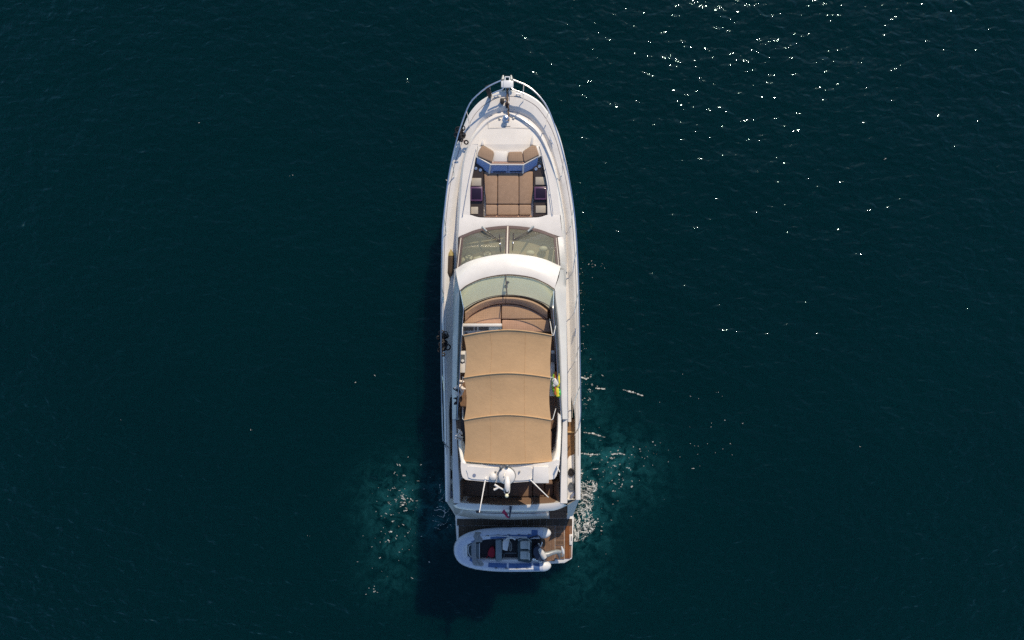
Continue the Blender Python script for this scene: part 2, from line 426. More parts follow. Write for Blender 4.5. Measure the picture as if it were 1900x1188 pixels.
    def vert(i, j):
        if (i, j) not in vmap:
            x, y = i * s, j * s
            vmap[(i, j)] = bm.verts.new((x + noise.noise((x * 31, y * 31, 2)) * .009, y + noise.noise((x * 31, y * 31, 7)) * .009, .018 + .014 * noise.noise((x * 9, y * 9, 0))))
        return vmap[(i, j)]
    for (i, j) in cells: bm.faces.new((vert(i, j), vert(i + 1, j), vert(i + 1, j + 1), vert(i, j + 1)))
    return bm
fo = obj('sea_foam', foam(), FOAM, recalc=False); fo['kind'] = 'stuff'

# ------------------------------------------------------------------ the yacht
Y = root('motor_yacht', (0.0, -.3, 0.0), 'long white motor yacht with tan awning over its flybridge, seen from above', 'yacht')
def zs(py):                                     # sheer height at a station
    return float(np.interp(py, [169, 400, 700, 950], [2.82, 2.58, 2.28, 1.98]))
sheer_px = [(828, 931), (827, 880), (826.5, 840), (824, 720), (821.5, 610), (820.5, 530), (821.5, 460), (824.5, 400), (829.5, 350), (836, 315), (841, 294), (850, 265), (861, 236), (872, 211.5), (889, 191), (907, 179), (923, 171.5), (940, 169), (956, 169.5), (972.5, 173), (997, 187), (1012, 203.5), (1026, 226.5), (1038, 257), (1048, 297), (1056, 336), (1064, 392), (1069, 460), (1072.4, 537), (1074, 637), (1075.3, 760), (1075.5, 840), (1075.5, 927)]
N = 240
sh = [P(x, y, zs(y)) for x, y in smooth(sheer_px, N)]
spx = smooth(sheer_px, N)
cen = Vector((0, -1, 0))
nrm = []
for i in range(N):
    a = sh[max(0, i - 1)]; b = sh[min(N - 1, i + 1)]; t = (b - a); t.z = 0; t.normalize()
    nrm.append(Vector((t.y, -t.x, 0)))          # inward (path runs up the port side then down the starboard side)
def wcap(i):
    y = spx[i][1]
    return float(np.interp(y, [169, 200, 232, 300, 430, 640, 940], [.58, .5, .43, .33, .2, .15, .15]))
def ring(off, dz): return [sh[i] + nrm[i] * (off(i) if callable(off) else off) + Vector((0, 0, dz)) for i in range(N)]
# topsides: flare to the waterline
def hull_row(k, z):
    out = []
    for i in range(N):
        p = sh[i]; t = max(0, min(1, (p.y - 1.5) / 7)); f = 1 - .04 * k - .32 * t * t * k
        out.append(Vector((p.x * f, p.y - 1.5 * t * t * k, z if z is not None else p.z)))
    return out
bm = B()
rows = [[p + Vector((0, 0, 0)) for p in sh], [p + (h - p) * .5 for p, h in zip(hull_row(.25, None), hull_row(.25, 1.5))], hull_row(.6, .9), hull_row(1., .12), hull_row(1.1, -.7)]
vr = add_poly_strip(bm, rows)
for r0, r1 in zip(vr, vr[1:]): bm.faces.new((r0[0], r1[0], r1[-1], r0[-1]))
hull = obj('hull', bm, WHITE, Y)
for i0_, i1_ in ((38, 50), (58, 74), (165, 181), (189, 201)):
    strip('hull_window', [[rows[0][i].lerp(rows[1][i], q) - nrm[i] * .008 for i in range(i0_, i1_ + 1)] for q in (.45, .6, .8)], FLYTINT, hull)
bm = B(); add_tube(bm, [p + Vector((0, 0, -.06)) - n * .004 for p, n in zip(sh, nrm)], .035, 8); obj('rubbing_strake', bm, STEELP, hull)
wc = [wcap(i) for i in range(N)]
bul = strip('bulwark', [ring(0, 0.0), ring(lambda i: .03, .035), ring(lambda i: wc[i] * .33, .045), ring(lambda i: wc[i] - .03, .04), ring(lambda i: wc[i], .015), ring(lambda i: wc[i] + float(np.interp(spx[i][1], [735, 772], [.16, .02])), -.155)], WHITE, Y)
tube('groove', [p for i, p in enumerate(ring(lambda i: wc[i] * .36, .046)) if 12 < i < N - 12], .007, BROWNF, bul, 6)
# deck sheet, port edge paired with starboard edge, down to the cockpit
dk = ring(lambda i: wc[i] + .15, -.148)
rows = []
for i in range(N // 2 - 3):
    a, b = dk[i], dk[N - 1 - i]
    if spx[i][1] < 790: rows.append([a.lerp(b, k / 8) for k in range(9)])
strip('side_deck', rows, NONSKID, Y)
def zd(y): return zs(y) - .148

# coachroof
def CR(y): return float(np.interp(y, [210, 240, 270, 300, 404, 440, 500], [2.72, 2.77, 2.82, 2.85, 2.92, 3.03, 3.2]))
baseL = [(845, 505), (846, 440), (847.5, 400), (850.5, 350), (856, 300), (867, 262), (884, 236), (908, 214), (938, 205)]
baseR = [(968, 212), (993, 228), (1011, 252), (1027, 290), (1038, 330), (1046, 380), (1050.5, 420), (1053, 505)]
topL = [(848, 505), (850, 440), (853, 400), (858, 350), (864, 300), (875, 266), (891, 244), (911, 226), (938, 217)]
topR = [(964, 223), (986, 238), (1003, 259), (1018, 292), (1029, 332), (1037, 380), (1042, 420), (1046, 505)]
NB = 120
cb = [P(x, y, zd(y) - .01) for x, y in smooth(baseL + baseR, NB)]
tpx = smooth(topL + topR, NB)
ct = [P(x, y, CR(y)) for x, y in tpx]
cm = [a.lerp(b, .45) + Vector((0, 0, .10)) for a, b in zip(cb, ct)]
cm2 = [a.lerp(b, .8) + Vector((0, 0, .075)) for a, b in zip(cb, ct)]
coach = strip('coachroof', [cb, cm, cm2, ct], WHITE, Y, sharp=50)
half = int(np.argmin([p[1] for p in tpx]))
edgeL = [(p[0], p[1], CR(p[1])) for p in tpx[:half + 1]]; edgeR = [(p[0], p[1], CR(p[1])) for p in tpx[half:]]
def EL(y): return lerp_poly(edgeL, y)
def ER(y): return lerp_poly(edgeR, y)
def span(name, fL, fR, ys, nx, mat, parent, camber=0.):
    rows = []
    for y in ys:
        a = fL(y); b = fR(y); r = []
        for k in range(nx + 1):
            t = k / nx
            r.append(P(a[0] + (b[0] - a[0]) * t, y, a[1] + (b[1] - a[1]) * t + camber * 4 * t * (1 - t)))
        rows.append(r)
    return strip(name, rows, mat, parent)
def PLf(pts): return lambda y: lerp_poly(pts, y)
span('foredeck', EL, ER, list(np.linspace(217.5, 268, 14)), 16, NONSKID, coach, .04)
LL = [(887, 268, 2.82), (883, 290, 2.84), (878, 318, 2.86), (872.5, 345, 2.88), (872, 399, 2.92)]
LR = [(1000, 268, 2.82), (1005, 290, 2.84), (1010, 315, 2.86), (1015, 345, 2.88), (1016, 399, 2.92)]
ysl = list(np.linspace(268, 399, 16))
span('side_moulding', EL, PLf(LL), ysl, 4, WHITE, coach); span('side_moulding', PLf(LR), ER, ysl, 4, WHITE, coach)
# strip between lounge and windscreen, and cheeks beside the windscreen
loungeA = [(853, 399, 2.92), (872, 399, 2.92), (884, 402.5, 2.92), (897, 404, 2.92), (943, 404.5, 2.92), (989, 404, 2.92), (1004, 402.5, 2.92), (1016, 399, 2.92), (1039, 399, 2.92)]
wsA = [(850, 441, 3.0), (856, 437, 3.0), (880, 428.5, 2.98), (905, 423, 2.97), (942, 419.5, 2.96), (980, 422.5, 2.97), (1004, 427.5, 2.98), (1032, 437, 3.0), (1043.5, 441, 3.02)]
A1 = PL(smooth(loungeA, 50)); B1 = PL(smooth(wsA, 50))
strip('coaming', [A1, [a.lerp(b, .5) + Vector((0, 0, .03)) for a, b in zip(A1, B1)], B1], WHITE, coach)
cheekL = [(853.5, 440, 3.0), (851, 470, 3.45), (846, 499, 3.93)]; cheekR = [(1035, 440, 3.02), (1038, 470, 3.5), (1040, 494, 3.9)]
ysc = list(np.linspace(440, 499, 8))
span('windscreen_cheek', PLf([(848.5, 440, 2.6), (845, 500, 2.7)]), PLf(cheekL), ysc, 3, WHITE, coach)
span('windscreen_cheek', PLf(cheekR), PLf([(1045, 440, 3.02), (1050, 500, 3.25)]), ysc, 3, WHITE, coach)
# hatch seam on the foredeck
hz = 2.74
bm = B()
for a, b in (((906, 216.5), (906, 237.5)), ((906, 237.5), (981, 237.5)), ((981, 237.5), (981, 221))):
    add_tube(bm, [P(a[0], a[1], CR(a[1]) + .042), P(b[0], b[1], CR(b[1]) + .042)], .006, 6)
obj('hatch_seam', bm, CREAM, coach)
for px, py in ((927, 221.5), (952.5, 220.5)):
    bm = B(); add_lathe(bm, P(px, py, CR(py) + .02), [(.045, 0), (.045, .03), (.03, .035)], 12); obj('deck_filler', bm, SILVER, coach)
# grab rails on both sides of the lounge
for pts in ([(883, 277), (873, 318), (865, 360), (858.5, 399)], [(1002, 276), (1014, 320), (1021, 360), (1026, 396)]):
    q = [P(x, y, CR(y) + .10) for x, y in smooth(pts, 14)]
    gr = tube('grab_rail', q, .013, STEEL, Y, 6)
    for k in (0, 4, 9, 13): tube('post', [q[k], q[k] - Vector((0, 0, .13))], .012, STEEL, gr, 6)
# cleats, fairleads
def cleat(px, py, z, ang, L=.26):
    bm = B(); c = P(px, py, z); d = Vector((math.cos(ang), math.sin(ang), 0))
    add_tube(bm, [c - d * L / 2 + Vector((0, 0, .07)), c + Vector((0, 0, .06)), c + d * L / 2 + Vector((0, 0, .07))], [.014, .022, .014], 8)
    for k in (-.06, .06): add_tube(bm, [c + d * k, c + d * k + Vector((0, 0, .06))], .016, 8)
    obj('cleat', bm, STEEL, Y)
cleat(921, 178, zs(178) + .045, .3); cleat(962, 176, zs(176) + .045, -.2)
cleat(865, 277, zd(277) + .03, 1.1); cleat(1023, 262, zs(262) + .045, -1.15, .34)
cleat(1067, 617, zs(617) + .05, 1.5, .3); cleat(823, 552, zs(552) + .05, 1.5)

# foredeck lounge: recess, bench, sun pad, skylights
ZF = 2.22
lo = [(889.5, 270.5), (893, 270.2), (897, 269.5), (916, 280.5), (970, 280.5), (988, 269), (995, 270.5), (1001, 272), (1005, 290), (1010, 315), (1015, 345), (1016, 398), (1004, 401.5), (989, 403.5), (897, 403.5), (884, 401.5), (872, 398), (872.5, 345), (878, 318), (883, 290), (886.5, 272)]
lo_old = [(887, 268), (883, 290), (878, 318), (872.5, 345), (872, 398), (884, 401.5), (897, 403.5), (989, 403.5), (1004, 401.5), (1016, 398), (1015, 345), (1010, 315), (1005, 290), (1000, 268)]
def lz(y): return float(np.interp(y, [268, 404], [2.82, 2.92]))
topr = [P(x, y, lz(y)) for x, y in lo]
lounge = B()
for a, b in zip(topr, topr[1:] + topr[:1]):
    dn = lambda p: Vector((p.x, p.y, ZF))
    add_ngon(lounge, [a, b, dn(b), dn(a)])
add_ngon(lounge, [Vector((p.x, p.y, ZF)) for p in topr])
bmesh.ops.remove_doubles(lounge, verts=lounge.verts, dist=.0005)
lounge = obj('bow_lounge', lounge, WHITE, Y)
_se = [(886.5, 272), (889.5, 270.5), (893, 270.2), (897, 269.5), (916, 280.5), (970, 280.5), (988, 269), (995, 270.5), (1001, 272)]
_l, _r = EL(268), ER(268); _r1, _r2 = [], []
for x in np.linspace(886.5, 1001, 47):
    t_ = (x - _l[0]) / (_r[0] - _l[0]); _r1.append(P(x, 268, _l[1] + (_r[1] - _l[1]) * t_ + .04 * 4 * t_ * (1 - t_)))
    _r2.append(P(x, float(np.interp(x, [p[0] for p in _se], [p[1] for p in _se])), 2.835))
strip('deck_apron', [_r1, _r2, [p - Vector((0, 0, .15)) for p in _r2]], NONSKID, lounge)
# smoked side panels with skylights
zP = 2.74
for side in (0, 1):
    if side == 0: pn = [(884, 303.5), (897, 312), (897, 403), (884, 401), (873, 397.5), (872.5, 346), (878, 320)]
    else: pn = [(1004, 303), (990, 311), (990.5, 403), (1004, 401), (1015.5, 397.5), (1014.5, 346), (1010, 318)]
    p = prism('smoked_panel', pn, zP, .25, TINTP, Y)
    rects = ([(875.5, 330.5), (893, 330.5), (893, 345), (874.5, 345)], [(874, 384), (887, 384), (887, 397), (874, 397)]) if side == 0 else ([(993.5, 328.5), (1010.5, 328.5), (1013, 343), (993.5, 343)], [(994, 381.5), (1013, 381.5), (1013, 395), (994, 395)])
    for r in rects: prism('skylight', r, zP + .03, .05, BLIND, p, .008)
    h = [(872.5, 346.5), (895, 346.5), (895, 373), (872.5, 373)] if side == 0 else [(991.5, 346.5), (1014.5, 346.5), (1014.5, 370.5), (991.5, 370.5)]
    prism('hatch_frame', h, zP + .09, .12, PURPLE, p, .02)
    x0, y0, x1, y1 = h[0][0] + 2.2, h[0][1] + 3, h[1][0] - 2.2, h[2][1] - 3
    hp = prism('hatch_pane', [(x0, y0), (x1, y0), (x1, y1), (x0, y1)], zP + .10, .03, PURPLED, p, .01)
    cups = ((883, 313), (891.5, 316)) if side == 0 else ((994.5, 314), (1001, 309))
    for cx, cy in cups:
        bm = B(); add_lathe(bm, P(cx, cy, zP + .005), [(.05, 0), (.055, .02), (.04, .022), (.035, .006), (.0, .006)], 14); obj('cup_holder', bm, STEEL, p)
# sun pad
pads = [[(897, 318), (923, 318), (922.5, 379), (901, 379), (900, 352)], [(923.6, 318), (962.4, 318), (962.4, 379), (923.2, 379)], [(963, 318), (989.5, 318), (988.5, 352), (985.5, 379), (963, 379)],
        [(901, 380), (922.5, 380), (922, 398.5), (901, 398.5)], [(923.2, 380), (962.4, 380), (962.2, 398.8), (923, 398.8)], [(963, 380), (985.5, 380), (985, 398.5), (963, 398.5)]]
sp = prism('sun_pad', [(898, 319), (989, 319), (989, 402), (898, 402)], 2.52, .2, WHITE, Y)
for p in pads: prism('cushion', p, 2.70, .17, CUSH, sp, .045, 3)
prism('cushion', [(900, 399.6), (986, 399.6), (987, 403), (900, 403)], 2.62, .08, FLYC, sp, .02)
# forward bench: seats, sloping shaded back panels, white lip and ribs
zb = 3.0
bench = prism('bench', [(887, 271), (895, 272), (916, 281), (970, 281), (990, 272), (999, 271), (1005, 289), (973, 305.5), (912, 306.5), (882.8, 292)], zb - .09, .5, WHITE, Y, .02)
seats = [[(893, 271), (897, 270.5), (915.5, 280), (916, 285), (912.5, 301.5), (885.5, 290), (887, 282)],
         [(943.5, 281.5), (968.5, 281), (971, 300.5), (942, 300.5), (942, 288)],
         [(970, 280.5), (987.5, 269.5), (995, 271.5), (1000.5, 288), (973.5, 301.5), (971.2, 297)]]
for s_ in seats: prism('seat_cushion', s_, zb + .02, .11, CUSHQ, bench, .04, 3)
prism('seat_hatch', [(917, 281.5), (941, 281.5), (941, 300), (916, 300)], zb - .06, .05, NONSKID, bench, .01)
prism('seat_cushion', [(912.5, 301.2), (973, 301.2), (973, 304.3), (912.5, 304.6)], zb - .02, .1, FLYC, bench, .02)
SHADE = WHITE
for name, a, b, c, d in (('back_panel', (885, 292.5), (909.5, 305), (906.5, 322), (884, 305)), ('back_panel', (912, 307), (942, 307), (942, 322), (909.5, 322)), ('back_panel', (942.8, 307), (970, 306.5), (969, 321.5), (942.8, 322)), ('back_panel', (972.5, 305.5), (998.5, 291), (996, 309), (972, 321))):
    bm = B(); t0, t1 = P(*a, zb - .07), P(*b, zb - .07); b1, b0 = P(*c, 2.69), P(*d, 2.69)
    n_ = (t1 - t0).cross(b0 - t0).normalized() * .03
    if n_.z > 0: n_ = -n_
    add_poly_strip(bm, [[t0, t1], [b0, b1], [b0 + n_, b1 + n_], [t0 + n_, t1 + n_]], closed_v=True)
    obj('back_panel', bm, M('blue_shade_back', (.27, .39, .66), .5) if 'blue_shade_back' not in bpy.data.materials else bpy.data.materials['blue_shade_back'], bench)  # blue of the shade on the backs is put into their colour
for a, b in (((910.5, 305), (907.5, 322)), ((971.3, 305.5), (970, 321.5))):
    bm = B(); add_tube(bm, [P(*a, zb - .04), P(*b, 2.73)], [.035, .035], 8); obj('rib', bm, WHITE, bench)
bm = B(); add_tube(bm, PL([(885.5, 291.5), (910.5, 305.5), (971.5, 305.8), (998, 291)], zb - .045), .026, 8); obj('lip', bm, WHITE, bench)
for a, b in (((915, 319.5), (939, 319.5)), ((946, 319), (968, 319))):
    bm = B(); add_tube(bm, [P(*a, 2.75), P(*b, 2.75)], .022, 8); obj('slot', bm, DARK, bench)
prism('speaker_pod', [(893, 263.5), (897, 257), (897.5, 268.5), (893, 270)], 2.93, .1, WHITE, Y, .03)
prism('speaker_pod', [(984, 268.5), (988, 250), (990, 256), (989, 269)], 2.93, .1, WHITE, Y, .03)

# main windscreen with the helm below
wsTop = [(853, 440, 3.0), (880, 428.7, 2.98), (905, 423.3, 2.97), (942, 420, 2.96), (980, 423, 2.97), (1004, 428, 2.98), (1034.5, 440, 3.02)]
wsBot = [(846, 501, 3.9), (868, 489, 4.04), (902, 479, 4.12), (942, 474, 4.14), (985, 478, 4.12), (1015, 486, 4.04), (1040, 497, 3.9)]
NW = 49
wt = PL(smooth(wsTop, NW)); wb = PL(smooth(wsBot, NW))
def ws(u, v, lift=0.):
    f = u * (NW - 1); i = min(NW - 2, int(f)); t = f - i
    a = wt[i].lerp(wt[i + 1], t); b = wb[i].lerp(wb[i + 1], t)
    return a.lerp(b, v) + Vector((0, 0, lift + .05 * math.sin(math.pi * v)))
wsn = B()
for v0, v1, u0, u1 in ((-.02, .09, 0, 1),):
    add_poly_strip(wsn, [[ws(u0 + (u1 - u0) * k / 40, v, .03) for k in range(41)] for v in np.linspace(v0, v1, 4)])
for u0, u1 in ((0, .045), (.955, 1.)):
    add_poly_strip(wsn, [[ws(u0 + (u1 - u0) * k / 3, v, .028) for k in range(4)] for v in np.linspace(.05, 1, 10)])
thicken(wsn, .03)
wsc = obj('windscreen', wsn, BROWNF, Y)
for u0, u1 in ((.035, .478), (.508, .965)):
    bm = B(); add_poly_strip(bm, [[ws(u0 + (u1 - u0) * k / 20, v, .012) for k in range(21)] for v in np.linspace(.07, 1.03, 10)])
    obj('pane', bm, GLASS_W, wsc)
for u0, u1, mt, nm in ((.474, .487, BROWNF, 'mullion'), (.487, .499, CREAM, 'mullion'), (.499, .512, BROWNF, 'mullion')):
    bm = B(); add_poly_strip(bm, [[ws(u0, v, .04), ws(u1, v, .04)] for v in np.linspace(0, 1, 10)]); thicken(bm, .03)
    obj(nm, bm, mt, wsc)
for sgn, u0, u1 in ((-1, .012, .024), (1, .976, .988)):
    bm = B(); add_tube(bm, [ws((u0 + u1) / 2, v, .045) for v in np.linspace(.06, 1, 10)], .013, 6); obj('trim', bm, CREAM, wsc)
helm = prism('dashboard', [(856, 441), (880, 432), (905, 427), (942, 424), (980, 427), (1004, 432), (1032, 441), (1034, 497), (852, 497)], 2.80, .35, DASH, Y)
prism('dash_shelf', [(858, 452), (935, 441), (935, 443), (858, 454.5)], 2.88, .1, DASH, helm)
prism('dash_shelf', [(948, 433), (1030, 447), (1030, 449.5), (948, 435)], 2.88, .1, DASH, helm)
prism('dash_panel', [(858, 459), (935, 459), (935, 470), (858, 474)], 2.86, .1, DASHD, helm)
prism('dash_screen', [(921, 458), (934, 458), (934, 468), (921, 468)], 2.92, .06, GREYD, helm)
for cx, cy in ((870, 479), (904, 473)):
    st = prism('helm_seat', [(cx - 7, cy - 5), (cx + 7, cy - 6), (cx + 8, cy + 9), (cx - 8, cy + 9)], 3.05, .3, GREENW, helm, .06, 3)
    bm = B(); c = P(cx, cy - 2, 3.18); add_tube(bm, [c + Vector((.15 * math.cos(a), .15 * math.sin(a), .05 * math.sin(a))) for a in np.linspace(0, 2 * math.pi, 17)], .02, 6)
    for a in (.5, 2.6, 4.7): add_tube(bm, [c, c + Vector((.15 * math.cos(a), .15 * math.sin(a), .05 * math.sin(a)))], .016, 6)
    obj('steering_wheel', bm, DARK, helm)
prism('helm_seat', [(879, 478), (892, 474), (896, 486), (880, 489)], 3.0, .3, GREENW, helm, .04)
prism('helm_seat', [(857, 480), (863, 479), (864, 487), (857, 488)], 3.0, .3, GREENW, helm, .03)
for cx, cy in ((984, 470), (1008, 462)):
    bm = B(); add_ellipsoid(bm, P(cx, cy, 2.95), (.16, .11, .1)); obj('pillow', bm, GREENW, helm)
# wipers
for base, elbow, tip, piv in (((895, 421.5), (903.5, 430), (927.5, 447), 1), ((989.5, 420.5), (979, 430), (952.5, 445), -1)):
    def WZ(x, y): return float(np.interp(y, [418, 475], [3.02, 4.2]))
    q = lambda x, y, l: P(x, y, WZ(x, y) + l)
    wp = tube('wiper', [q(*base, .10), q(*elbow, .09)], [.045, .03], YLAMP if False else SILVER, Y, 8)
    tube('wiper_arm', [q(*elbow, .10), q(*tip, .05)], .014, DARK, wp, 6)
    tube('wiper_arm', [q(elbow[0] - 4 * piv, elbow[1] + 2, .10), q(tip[0] - 2 * piv, tip[1] + 1.5, .05)], .010, DARK, wp, 6)
    tube('wiper_blade', [q(tip[0] - .5 * piv, tip[1] - 12, .05), q(tip[0], tip[1], .05), q(tip[0] + 1.5 * piv, tip[1] + 19, .05)], .016, DARK, wp, 6)
    bm = B(); add_ellipsoid(bm, q(tip[0] + .5 * piv, tip[1] + 6, .08), (.03, .05, .03)); obj('wiper_joint', bm, STEEL, wp)

# roof: from the brow above the windscreen back to the flybridge screen
rA = [(845.5, 499, 3.9), (868, 486, 4.05), (902, 476, 4.14), (942, 471, 4.17), (985, 475, 4.14), (1015, 483, 4.05), (1040.5, 494, 3.9)]
rB = [(853, 539, 4.42), (868, 528, 4.45), (898, 515.5, 4.48), (941, 509, 4.5), (985, 514, 4.48), (1012, 525, 4.45), (1029, 536, 4.42)]
a_ = PL(smooth(rA, 60)); b_ = PL(smooth(rB, 60))
rows = [[p + Vector((0, -.05, -.12)) for p in a_], [p + Vector((0, -.005, -.045)) for p in a_], a_]
for t in (.05, .1, .16, .24, .34, .46, .6, .75, .88, 1.): rows.append([p.lerp(q, t) + Vector((0, 0, (q.z - p.z) * (1 - (1 - t) ** 2.2 - t))) for p, q in zip(a_, b_)])
roof = strip('roof', rows, WHITE, Y, sharp=55)
# superstructure sides: shoulder, band, wall
shL = [(845.5, 499, 3.9), (847, 515, 4.15), (853, 539, 4.42), (850.5, 590, 4.25), (848.5, 640, 4.12), (847, 700, 4.0), (846.5, 778, 3.85)]
bdL = [(842.5, 505, 3.35), (841, 540, 3.8), (840, 640, 3.85), (839, 740, 3.75), (839, 778, 3.65)]
shR = [(1040.5, 494, 3.9), (1037, 515, 4.15), (1029, 536, 4.42), (1036.5, 590, 4.25), (1040, 640, 4.12), (1042.5, 700, 4.0), (1043.5, 778, 3.85)]
bdR = [(1050.5, 505, 3.35), (1050.5, 540, 3.85), (1051.5, 640, 3.9), (1052.5, 740, 3.8), (1053, 778, 3.65)]
yss = list(np.linspace(500, 778, 40))
def wallrows(f, inn, side):
    rows = []
    for y in yss:
        a = f(y); p = P(a[0], y, a[1]); q = Vector((p.x, p.y, zd(y) - .02)); rows.append([p, p.lerp(q, .5), q])
    return rows
for sh_, bd_, s_ in ((shL, bdL, 0), (shR, bdR, 1)):
    rows = []
    for y in yss:
        a = lerp_poly(sh_, y); b = lerp_poly(bd_, y)
        pa = P(a[0], y, a[1]); pb = P(b[0], y, b[1]); q = Vector((pb.x, pb.y, zd(y) - .02))
        m_ = pa.lerp(pb, .55) + Vector((0, 0, .0 + .1 * (pa.z - pb.z)))
        rows.append([pa, m_, pb + Vector((0, 0, .02)), pb - Vector((0, 0, .06)), q])
    side = strip('cabin_side', rows, WHITE, Y, sharp=30)
    rows = []
    for y in np.linspace(560, 760, 16):
        b = lerp_poly(bd_, y); pb = P(b[0], y, b[1]); o = Vector((.006 if s_ else -.006, 0, 0))
        rows.append([Vector((pb.x, pb.y, pb.z - .2)) + o, Vector((pb.x, pb.y, zd(y) + .35)) + o])
    strip('side_window', rows, FLYTINT, side)
    gx = (1055.5, 1062) if s_ else (835, 830)
    for k, x in enumerate(gx[:2]):
        tube('groove', [P(x + (.8 if s_ else 0), 560 if k == 0 else 640, zd(600) + .003), P(x, 775, zd(775) + .003)], .006, CREAM, side, 6)
# aft side bands beside the cockpit: flat mouldings running to the transom
abL = [[(839, 778, 3.65), (846.5, 778, 3.68)], [(839, 850, 3.62), (851, 850, 3.64)], [(839.5, 900, 3.66), (853, 900, 3.68)], [(841, 934, 3.7), (853.5, 934, 3.7)]]
abR = [[(1043.5, 778, 3.68), (1053, 778, 3.65)], [(1041, 850, 3.64), (1053, 850, 3.62)], [(1039.5, 900, 3.68), (1053, 900, 3.66)], [(1039, 934, 3.7), (1053, 934, 3.7)]]
def dens(rows, n=14):
    A = np.array(rows, float); t = np.linspace(0, 1, n); out = []
    yk = (A[:, 0, 1] - A[0, 0, 1]) / (A[-1, 0, 1] - A[0, 0, 1])
    for q in t: out.append([tuple(np.interp(q, yk, A[:, c, k]) for k in range(3)) for c in range(A.shape[1])])
    return out
for rows, s_ in ((abL, 0), (abR, 1)):
    g = [PL(r) for r in dens(rows)]
    full = []
    for r in g:
        o_, i_ = (r[0], r[1]) if s_ == 0 else (r[1], r[0])
        full.append([Vector((o_.x, o_.y, 1.55)), o_ - Vector((0, 0, .03)), o_.lerp(i_, .1) + Vector((0, 0, .01)), i_.lerp(o_, .1) + Vector((0, 0, .01)), i_ - Vector((0, 0, .03)), Vector((i_.x, i_.y, 1.45))])
    strip('cockpit_coaming', full, WHITE, Y, sharp=50)

# flybridge
fb = [(853, 545), (849, 640), (847.5, 778), (850, 830), (856, 884), (880, 889), (941, 892), (985, 890), (992, 868), (1004, 850), (1017, 800), (1041, 785), (1043, 778), (1041, 640), (1030, 545)]
fly = prism('flybridge_deck', fb, 3.86, .18, TEAKG, Y)
# green screen: base arc to top arc, with a shelf behind
gB = [(854, 539.5), (868, 529), (898, 516.5), (941, 510.5), (985, 515.5), (1012, 526), (1028, 536.5)]
gT = [(860.5, 573.5), (880, 561.5), (908, 551.5), (941, 547.5), (975, 550.8), (1005, 560.5), (1026, 572.5)]
gb = PL(smooth(gB, 40), 4.50); gt = PL(smooth(gT, 40), 5.0)
bm = B(); add_poly_strip(bm, [[a.lerp(b, t) + Vector((0, 0, .03 * math.sin(math.pi * t))) for a, b in zip(gb, gt)] for t in np.linspace(0, 1, 7)])
thicken(bm, .012)
fsc = obj('flybridge_screen', bm, GLASS_F, Y)
tube('frame', [p + Vector((0, 0, .01)) for p in gb], .016, BROWNF, fsc, 6)
tube('top_edge', gt, .012, DARK, fsc, 6)
tube('post', [gb[19] + Vector((0, 0, .02)), gb[19].lerp(gt[19], .5) + Vector((0, 0, .04)), gt[19] + Vector((0, 0, .01))], .02, DARK, fsc, 8)
bm = B(); add_ellipsoid(bm, P(938.5, 532, 4.72), (.07, .06, .03)); add_ellipsoid(bm, P(942, 524, 4.7), (.06, .04, .03)); add_tube(bm, [P(938, 534, 4.7), P(943, 522, 4.74)], .03, 8); obj('bracket', bm, GREYD, fsc)
# shelf under the screen
sT = [(863, 578), (884, 565), (910, 556), (941, 552), (975, 555), (1004, 565), (1019, 576)]
strip('shelf', [[p - Vector((0, 0, .03)) for p in gb], PL(smooth(sT, 40), 4.40)], CREAM, fly)
strip('dark_line', [PL(smooth([(x, y - 3.5) for x, y in sT], 40), 4.43), PL(smooth([(x, y + 1.5) for x, y in sT], 40), 4.40)], BLACK, fly)  # black strip painted in for the shadow line below the screen's top edge
# curved backrest and sun pads
bo = [(863, 578.5), (884, 564.5), (908, 555), (932, 551.5), (960, 552.5), (985, 558), (1004, 567), (1015.5, 576)]
bi = [(863, 594.5), (880, 580.5), (905, 568.5), (930, 563.5), (958, 564.5), (983, 572), (1003, 583), (1015.5, 591.5)]

for k0, k1 in ((0, 20), (20, 40)):
    O = [P(x, y, 4.52) for x, y in smooth(bo, 41)[k0:k1 + 1]]; O2 = [P(x, y + 3, 4.55) for x, y in smooth(bo, 41)[k0:k1 + 1]]
    I = [P(x, y, 4.42) for x, y in smooth(bi, 41)[k0:k1 + 1]]
    m1 = [a.lerp(b, .45) + Vector((0, 0, .02)) for a, b in zip(O2, I)]
    O0 = [p - Vector((0, 0, .45)) for p in O]; I0 = [p - Vector((0, 0, .2)) for p in I]
    if k0 == 0:
        for row in (O, O2, I, m1, O0, I0): row[-1] = row[-1] + Vector((-.012, 0, 0))
    bm = B(); vr = add_poly_strip(bm, [O0, O, O2, m1, I, I0])
    bm.faces.new([r[0] for r in vr]); bm.faces.new([r[-1] for r in vr])
    obj('backrest_cushion', bm, FLYC, fly)
zc = 4.36
lpad = [(861, 596.5), (863.5, 594), (880, 581), (905, 569), (929.2, 564), (929.5, 600.5), (861, 600.5)]
rpad = [(930.8, 564), (958, 565), (983, 572.5), (1003, 583.5), (1015.5, 591.8), (930.8, 592.6)]
apad = [(931.5, 594), (1018, 592.8), (1021.5, 616), (931.5, 618)]
for p, m_ in ((lpad, FLYQ), (rpad, FLYQ), (apad, FLYQ)): prism('sun_cushion', p, zc, .4, m_, fly, .035, 3)
